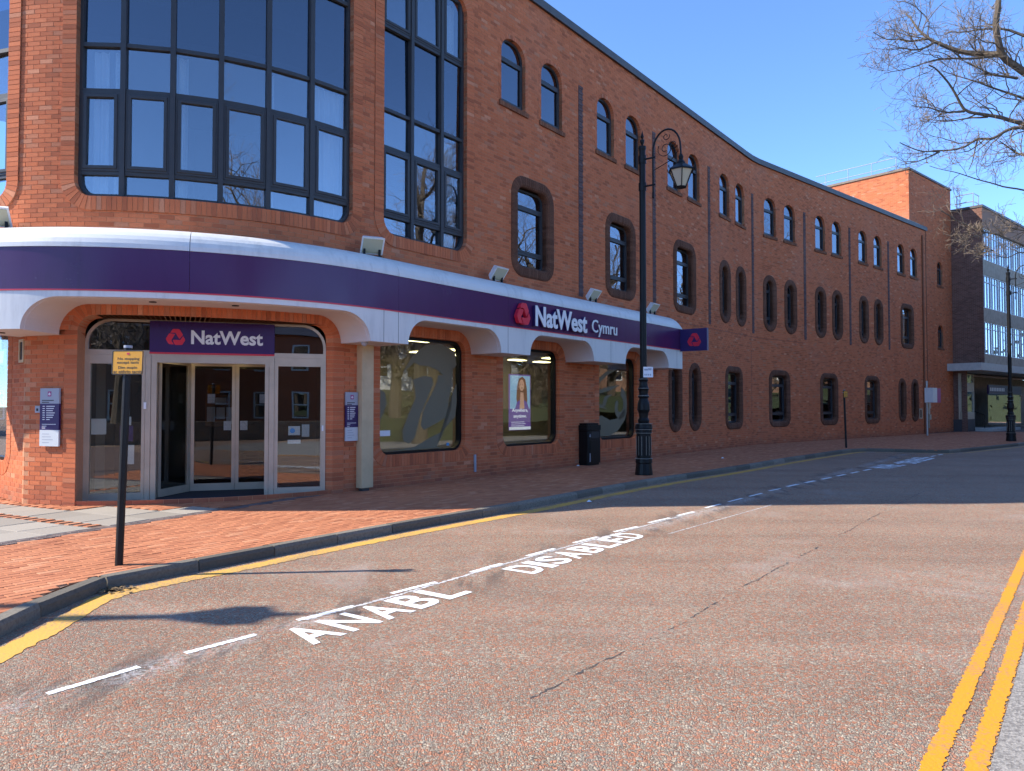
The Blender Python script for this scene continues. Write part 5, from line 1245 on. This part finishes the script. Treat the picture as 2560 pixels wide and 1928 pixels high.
for k in range(4): mb.box(0.005 + k * .042, .03 + k * .042, .012, .013, 2.26, 2.30, NP)
part('notice_text', mb, 'grey_plate', nt)
# sign posts
def sign_post(loc, rz, lab, lean=(0, 0)):
    t = thing('sign_post', lab, 'sign post', loc, rz, 'yellow taxi sign posts'); lx, ly = lean
    def f(u, d, z): return (u + lx * z, -d + ly * z, z)
    mb = MB(); mb.tube([f(0, 0, -.02), f(0, 0, 2.15)], 0.038, 14); part('pole', mb, 'post_paint', t, world=False)
    mb = MB(); mb.tube([f(0, 0, 2.15), f(0, 0, 2.175)], 0.041, 14); part('cap', mb, 'grey_plate', t, world=False)
    mb = MB(); r = 0.02; pl = (-0.135, 0.195, 1.88, 2.125, r, r)
    mb.prism(outline(pl, 0, .1, 4), 0.042, 0.046, f, .5); p = part('sign_plate', mb, 'yellow_plate', t, world=False)
    mb = MB(); band(mb, pl, [(0.0, .047), (0.004, .0475), (0.010, .0475), (0.011, .046)], f); part('sign_border', mb, 'letter_dark', p, world=False)
    for i, (w, u0, u1, z0) in enumerate((('No stopping', -.075, .155, 2.02), ('except taxis', -.08, .15, 1.982), ('Dim stopio', -.065, .135, 1.932), ('ac eithrio tacsis', -.115, .185, 1.894))):
        mb = MB(); text_mb(mb, w, u0, u1, z0, z0 + 0.034, .0462, .0472, f, 0.006); part('sign_text', mb, 'letter_dark', p, world=False)
    mb = MB(); mb.prism([(0.035 + .016 * math.cos(a), 2.09 + .011 * math.sin(a)) for a in np.linspace(0, 6.28, 10)[:-1]], .0462, .049, f, .5); part('rust_spot', mb, 'red_trim', p, world=False)
    mb = MB(); mb.box(-.05, .05, -.042, .042, 2.06, 2.08, f); part('clip', mb, 'grey_plate', t, world=False); return t
s1_ = sign_post((-3.88, 7.35, 0), R_(-6), 'yellow no stopping except taxis sign on a black post near the kerb by the entrance', (0.010, 0.03))
s2_ = dup(s1_, (12.5, 27.73, 0), R_(44), 'black post with a small yellow sign seen edge on near the end of the lay-by')
# bin
bt = thing('litter_bin', 'square black litter bin against the brick wall beside the lamp post', 'bin', (1.98, 19.88, 0), R_(52))
mb = MB(); ol = outline((-0.31, 0.31, -0.29, 0.29, 0.06, 0.06), 0, .2, 4)
def binf(s, d, z): return (s, z, d)
mb.prism(ol, 0.05, 0.92, binf, .5); part('body', mb, 'bin_black', bt, world=False)
mb = MB(); mb.prism(outline((-0.28, 0.28, -0.26, 0.26, 0.05, 0.05), 0, .2, 4), 0.0, 0.05, binf, .5); part('base', mb, 'bin_black', bt, world=False)
mb = MB(); mb.prism(outline((-0.325, 0.325, -0.305, 0.305, 0.07, 0.07), 0, .2, 4), 0.925, 1.06, binf, .5); mb.prism(outline((-0.28, 0.28, -0.26, 0.26, 0.07, 0.07), 0, .2, 4), 1.06, 1.11, binf, .5); part('lid', mb, 'bin_black', bt, world=False)
mb = MB(); mb.box(-0.2, 0.2, -0.296, -0.288, 0.72, 0.88); part('slot', mb, 'letter_dark', bt, world=False)
mb = MB(); mb.box(-0.25, 0.25, -0.298, -0.289, 0.1, 0.66); part('door', mb, 'bin_black', bt, world=False)
mb = MB(); mb.box(-0.27, -0.25, -0.305, -0.289, 0.1, 0.32); mb.box(-0.27, -0.25, -0.305, -0.289, 0.75, 0.83); part('hinge', mb, 'grey_plate', bt, world=False)
# litter
for (x, y, lab) in ((1.72, 19.35, 'scrap of white paper by the foot of the litter bin'), (6.3, 22.2, 'white scrap of litter on the paving under the narrow windows'), (1.35, 13.0, 'white scrap lying on the road by the yellow line')):
    mb = MB(); z = 0.0 if y > 15 else RZ; c = blob(x, y, .05, .035, .5, z + .006, 9); mb.add(c + [(x, y, z + .04)], [(i, (i + 1) % 9, 9) for i in range(9)], .5); tag(part('litter', mb, 'paper'), lab, 'litter')
mb = MB()
for i in range(90):
    x, y = -3.62 + random.gauss(0, .07), 6.78 + random.gauss(0, .07); r = random.uniform(.01, .028); a = random.uniform(0, 6.28); z = RZ + random.uniform(.004, .03)
    mb.add([(x + r * math.cos(a + k), y + r * math.sin(a + k), z + random.uniform(-.004, .008)) for k in (0, 1.6, 3.1, 4.6)], [(0, 1, 2, 3)])
o = part('leaf_litter', mb, 'leaf_litter', None, 'stuff'); tag(o, 'little heap of dry leaves in the gutter at the kerb corner', 'leaves')

# ================================================================== TREES
def grow(mbt, p, d, L, r, depth, maxd, spread=0.75, up=0.12, nch=(3, 5), mbw=None):
    n = max(3, int(L / 0.12)) if depth < 2 else 4; pts = [Vector(p)]; dirv = Vector(d).normalized()
    for i in range(n):
        dirv = (dirv + Vector((random.gauss(0, .26), random.gauss(0, .26), random.gauss(0, .24) + up * .25))).normalized(); pts.append(pts[-1] + dirv * (L / n))
    rad = [max(r * (1 - .6 * i / n), 0.0034) for i in range(n + 1)]
    (mbt if depth < 2 or mbw is None else mbw).tube(pts, rad, 6 if depth < 1 else (5 if depth < 2 else 3), False)
    if depth >= maxd: return
    k = random.randint(*nch)
    for c in range(k):
        f = 0.25 + 0.75 * (c + random.random() * .8) / k; f = min(f, 1.0); i = min(int(f * n), n); q = pts[i]
        ax = Vector((random.gauss(0, 1), random.gauss(0, 1), random.gauss(0, 1))); sd_v = (ax - dirv * ax.dot(dirv)).normalized()
        nd = (dirv * random.uniform(.45, .9) + sd_v * spread * random.uniform(.6, 1.2) + Vector((0, 0, up))).normalized()
        grow(mbt, q, nd, L * random.uniform(.45, .72), rad[i] * random.uniform(.5, .7), depth + 1, maxd, spread, up, nch, mbw)
def limb(mbt, mbw, pts, r0, r1, twigs, tl=1.3):
    pts = [Vector(p) for p in pts]; L = [0.0]
    for a, b in zip(pts[:-1], pts[1:]): L.append(L[-1] + (b - a).length)
    n = max(4, int(L[-1] / 0.18)); P = []
    for i in range(n + 1):
        l = L[-1] * i / n; k = next(j for j in range(1, len(L)) if L[j] >= l - 1e-6); f = (l - L[k - 1]) / max(L[k] - L[k - 1], 1e-6)
        P.append(pts[k - 1].lerp(pts[k], f) + Vector((random.gauss(0, .02), random.gauss(0, .02), random.gauss(0, .02))))
    for _ in range(1):
        P = [P[0]] + [(P[i - 1] + P[i] * 2 + P[i + 1]) / 4 for i in range(1, n)] + [P[-1]]
    r0 *= 1.25; r1 *= 1.2
    rad = [r0 + (r1 - r0) * (i / n) ** .8 for i in range(n + 1)]; mbt.tube(P, rad, 7, False)
    for c in range(twigs):
        i = min(int((0.12 + .88 * random.random()) * n), n - 1); t = (P[i + 1] - P[i]).normalized(); ax = Vector((random.gauss(0, 1), random.gauss(0, 1), random.gauss(0, .9) + .25)); sdv = (ax - t * ax.dot(t)).normalized()
        grow(mbt, P[i], t * random.uniform(.5, 1) + sdv * .8, tl * random.uniform(.5, 1.15), min(rad[i] * .55, .016), 1, 3, .8, .08, (3, 5), mbw)
    return P
def PXL(x, y, Y):       # a point of the crown
    d = Vector(((x - 1280) / FPX, 1.0, (1015 - y) / FPX)); return (d.x * Y, Y, CAM_H + d.z * Y)
tree = thing('street_tree', 'bare tree with spreading twigs reaching over the road from the right', 'tree', (16.6, 17.5, RZ))
mt, mw = MB(), MB()
def zz(l, Y): return [PXL(2100 + a / 3.333, b / 3.333, Y + dy) for a, b, dy in l]
trunk_top = (16.3, 17.5, 6.3)
mt.tube([(16.6, 17.5, RZ - .1), (16.55, 17.45, 1.5), (16.45, 17.5, 4), trunk_top, (16.0, 17.3, 9.5), (16.4, 17.6, 13)], [.38, .30, .26, .24, .17, .06], 12)
limb(mt, mw, [(16.1, 17.35, 8.6)] + zz([(1900, 760, 0), (1533, 530, -.2), (1400, 420, -.3), (1345, 140, -.5), (1390, -60, -.6)], 17), .12, .05, 16)
limb(mt, mw, zz([(1400, 420, -.3), (1240, 405, 0), (1080, 400, .1), (880, 320, .2), (820, 320, .2), (690, 200, .4), (600, 60, .6)], 17), .065, .012, 13)
limb(mt, mw, zz([(820, 325, .2), (720, 385, 0), (590, 360, -.2), (430, 380, -.4)], 17), .025, .006, 9, .9)
limb(mt, mw, zz([(790, 290, .2), (620, 330, .3), (560, 270, .3), (440, 300, .2), (330, 220, .1)], 17), .022, .006, 9, .8)
limb(mt, mw, [(16.2, 17.4, 7.4)] + zz([(1900, 1150, .3), (1533, 1000, .4), (1290, 935, .4), (1070, 905, .5), (1000, 720, .4), (850, 540, .3), (780, 500, .2)], 17), .10, .012, 18)
limb(mt, mw, zz([(1070, 905, .5), (950, 920, .3), (820, 890, .2), (620, 850, 0)], 17), .025, .006, 10, .9)
limb(mt, mw, zz([(1290, 935, .4), (1100, 960, .7), (880, 1000, .9), (720, 960, 1)], 17), .02, .005, 8, .8)
limb(mt, mw, [(16.25, 17.45, 6.8)] + zz([(1800, 1100, -.5), (1533, 1045, -.6), (1430, 1055, -.7), (1290, 1170, -.8), (1180, 1120, -.8), (1090, 1210, -.8), (860, 1240, -.9), (700, 1250, -1), (540, 1180, -1.1)], 17), .075, .008, 18, 1.0)
limb(mt, mw, zz([(860, 1240, -.9), (740, 1310, -1), (530, 1365, -1.1)], 17), .018, .005, 6, .7)
limb(mt, mw, zz([(1200, 1130, -.8), (1180, 1220, -.8), (1110, 1390, -.9)], 17), .016, .006, 1, .4)
limb(mt, mw, [(16.3, 17.5, 6.2)] + zz([(1800, 1620, -.4), (1533, 1560, -.5), (1300, 1520, -.6), (1050, 1440, -.7), (790, 1365, -.8)], 17), .045, .005, 14, .8)
limb(mt, mw, zz([(1400, 425, -.2), (1000, 455, -.1), (850, 465, 0), (700, 510, .2), (400, 580, .4)], 17), .03, .005, 12, .9)
limb(mt, mw, zz([(1533, 620, .8), (1300, 590, .8), (1100, 480, 1)], 17), .03, .012, 10, 1.0)
limb(mt, mw, zz([(1600, 250, .8), (1350, 190, .9), (1150, 210, 1), (900, 240, 1.2)], 17), .03, .008, 14, 1.0)
limb(mt, mw, zz([(1650, 820, 1.4), (1400, 720, 1.5), (1150, 640, 1.6), (900, 560, 1.8)], 17), .03, .006, 16, 1.0)
limb(mt, mw, zz([(1650, 1300, 1.4), (1500, 1260, 1.2), (1370, 1150, 1)], 17), .03, .008, 10, .9)
def zy(l, Y): return [PXL(1980 + a / 3.814, 380 + b / 3.814, Y + dy) for a, b, dy in l]
limb(mt, mw, [(16.4, 17.5, 5.2)] + zy([(2600, 1050, -.4), (2212, 930, -.6), (2050, 1015, -.7), (1950, 950, -.8), (1850, 990, -.9)], 17), .035, .006, 10, .6)
limb(mt, mw, zy([(2300, 920, -.6), (2000, 780, -.9), (1860, 760, -1), (1640, 660, -1.1), (1450, 560, -1.2)], 17), .022, .007, 9, .55)
limb(mt, mw, zy([(1860, 760, -1), (1760, 800, -1.1), (1660, 830, -1.2)], 17), .012, .005, 9, .45)
limb(mt, mw, zy([(1950, 950, -.8), (1800, 960, -1), (1700, 1000, -1.1)], 17), .012, .005, 9, .45)
limb(mt, mw, zy([(2250, 760, -.6), (2100, 700, -.8), (2000, 620, -.9)], 17), .014, .005, 9, .6)
part('trunk', mt, 'bark', tree); part('crown', mw, 'twig', tree)
# park trees and houses across the street: off to the right and behind, seen in the window glass
def park_tree(lab, loc):
    t = thing('park_tree', lab, 'tree', loc); a, b = MB(), MB()
    a.tube([(0, 0, -.1), (.1, 0, 1.5), (.05, .1, 3.4), (0, 0, 5)], [.42, .33, .28, .22], 10)
    for k in range(8):
        an = k * .785 + random.uniform(-.3, .3); z = random.uniform(2.8, 5.0); grow(a, (0, 0, z), (math.cos(an), math.sin(an), random.uniform(.5, 1.1)), random.uniform(3.2, 4.4), .13, 0, 4, .75, .15, (3, 5), b)
    part('trunk', a, 'bark', t, world=False); part('crown', b, 'twig', t, world=False); return t
pt = park_tree('tall bare park tree standing on the grass bank across the street', (24, 17, RZ))
for i, (x, y, rz, sc, nm) in enumerate(((31, 27, 1.2, 1.1, 'bare park tree on the grass bank opposite the long wall'), (27, 8, 2.4, .95, 'bare park tree beside the stone garden wall'), (40, 36, .5, 1.2, 'bare park tree far along the grass bank'), (11, -8.5, 3.3, 1.85, 'large bare tree in the garden before the brick house'), (33, 14, 4.0, 1.15, 'bare tree deep in the park'), (-2, -17, 5.0, 1.0, 'bare tree at the corner of the garden'), (48, 24, .9, 1.5, 'bare tree at the back of the park'), (38, 21, 1.9, 1.6, 'old wide bare tree in the middle of the park'), (36, 30, 2.9, 1.5, 'bare tree on the mound opposite the tower'), (44, 44, 3.9, 1.6, 'bare tree opposite the office block'), (30, 20, 5.4, 1.35, 'leaning bare tree by the park path'), (52, 33, 4.6, 1.7, 'tallest bare tree by the evergreen hedge'), (28, 24, 0.3, 1.75, 'big bare tree at the corner of the grass bank'), (34, 31, 2.2, 1.8, 'very tall bare tree beyond the grass bank'))):
    dup(pt, (x, y, RZ), rz, nm, sc)
mb = MB(); n = 40
def bank_pt(i, j):
    x = 18 + j * 4.0; y = -30 + i * 3.0; return (x, y, RZ + 0.006 + (0 if j == 0 else .55 + .35 * j + .15 * math.sin(i * 1.3 + j)))
V = [bank_pt(i, j) for i in range(n) for j in range(10)]
mb.add(V, [(i * 10 + j, i * 10 + j + 1, (i + 1) * 10 + j + 1, (i + 1) * 10 + j) for i in range(n - 1) for j in range(9) if not (V[i * 10 + j][0] < .72 * V[i * 10 + j][1] + 3)], .5)
struct('grass_bank', mb, 'grass')
mb = MB(); mb.add([(-30, -45, RZ + .01), (17, -45, RZ + .01), (17, -9.6, RZ + .01), (-30, -9.6, RZ + .01)], [(0, 1, 2, 3)], .5); struct('garden', mb, 'grass')
mb = MB()
for k in range(46):
    for j in range(4): x = -10 + k * .58 + .29 * (j % 2); mb.box(x, x + .56, -9.6, -9.25, RZ + j * .24, RZ + j * .24 + .23)
tag(part('garden_wall', mb, 'sandstone'), 'low sandstone garden wall across the street behind the viewer', 'wall')
def house(loc, rz, w, h, lab, mat):
    t = thing('house', lab, 'house', loc, rz); mb = MB(); mb.box(-w / 2, w / 2, 0, 8, 0, h); part('wall', mb, mat, t, world=False)
    mb = MB(); mb.add([(-w / 2 - .3, -.3, h), (w / 2 + .3, -.3, h), (w / 2 + .3, 8.3, h), (-w / 2 - .3, 8.3, h), (-w / 2 - .3, 4, h + 3), (w / 2 + .3, 4, h + 3)], [(0, 1, 5, 4), (2, 3, 4, 5), (1, 2, 5), (3, 0, 4)], .5); part('roof', mb, 'slate', t, world=False)
    for i in range(int(w / 2.6)):
        for z in (0.9, 4.0):
            x = -w / 2 + 1.3 + 2.6 * i; mb = MB(); f = lambda u, d, v_: (u, -d, v_)
            band(mb, (x - .55, x + .55, z, z + 1.7, .01, .01), [(0, .0), (0, .05), (.1, .05), (.1, -.02)], f); mb.box(x - .5, x + .5, -.045, -.0, z + .82, z + .9); wn_ = part('window', mb, 'white_panel', t, world=False)
            mb = MB(); mb.box(x - .45, x + .45, -.012, -.004, z + .1, z + 1.6); part('pane', mb, 'office_glass', wn_, world=False)
    return t
def hedge(x0, y0, x1, y1, h, lab, n=5200):
    mb = MB(); L = math.hypot(x1 - x0, y1 - y0); t = Vector(((x1 - x0) / L, (y1 - y0) / L, 0)); nn_ = Vector((-t.y, t.x, 0))
    mb.box(0, L, -.7, .7, 0, h * .8, lambda a, b, c: tuple(Vector((x0, y0, RZ)) + t * a + nn_ * b + Vector((0, 0, c))))
    for i in range(n):
        q = Vector((x0, y0, RZ)) + t * random.uniform(0, L) + nn_ * random.gauss(0, .8); q.z += h * random.betavariate(2.2, 1.6) * (1 + .25 * math.sin(q.x * .9 + q.y * .7)); r = random.uniform(.12, .32)
        a = Vector((random.gauss(0, 1), random.gauss(0, 1), random.gauss(0, 1))).normalized(); b = a.orthogonal().normalized() * r; a = a.cross(b).normalized() * r
        mb.add([tuple(q - a), tuple(q + b), tuple(q + a), tuple(q - b)], [(0, 1, 2, 3)])
    tag(part('hedge', mb, 'hedge_leaf'), lab, 'hedge')
hedge(53, -20, 68, 96, 7.5, 'tall dark evergreen hedge along the back of the park')
hedge(20, -31, 52, -22, 5.0, 'dark evergreen hedge beside the red brick house')
house((45, 21, RZ), R_(-90), 17, 8.2, 'white rendered house with sash windows across the park', 'white_panel')
house((47, 42, RZ), R_(-95), 18, 7.6, 'brown brick house at the top end of the park', 'brown_brick')
hedge(23.5, 2, 30, 33, 1.5, 'low clipped evergreen hedge along the foot of the grass bank', 3600)
house((7, -22, RZ), math.pi, 13, 6.4, 'red brick house with white sash windows behind the viewer', 'red_brick')
house((-40, 30, RZ), R_(62), 30, 7.5, 'long brown brick terrace added out of view to cover bright sky in a reflection', 'brown_brick')  # added out of view: left shop window mirrors its dark front, not sky
house((-33, 6, RZ), R_(80), 16, 6.6, 'unseen red brick house added left of the bank to darken a window reflection', 'red_brick')  # unseen house, added to dim the bright reflection in the left shop window
house((-6.6, -21, RZ), math.pi, 13, 6.2, 'brown brick house with slate roof behind the garden wall', 'brown_brick')
house((46, 8, RZ), R_(-100), 14, 6.6, 'brown brick terraced house across the park', 'brown_brick')
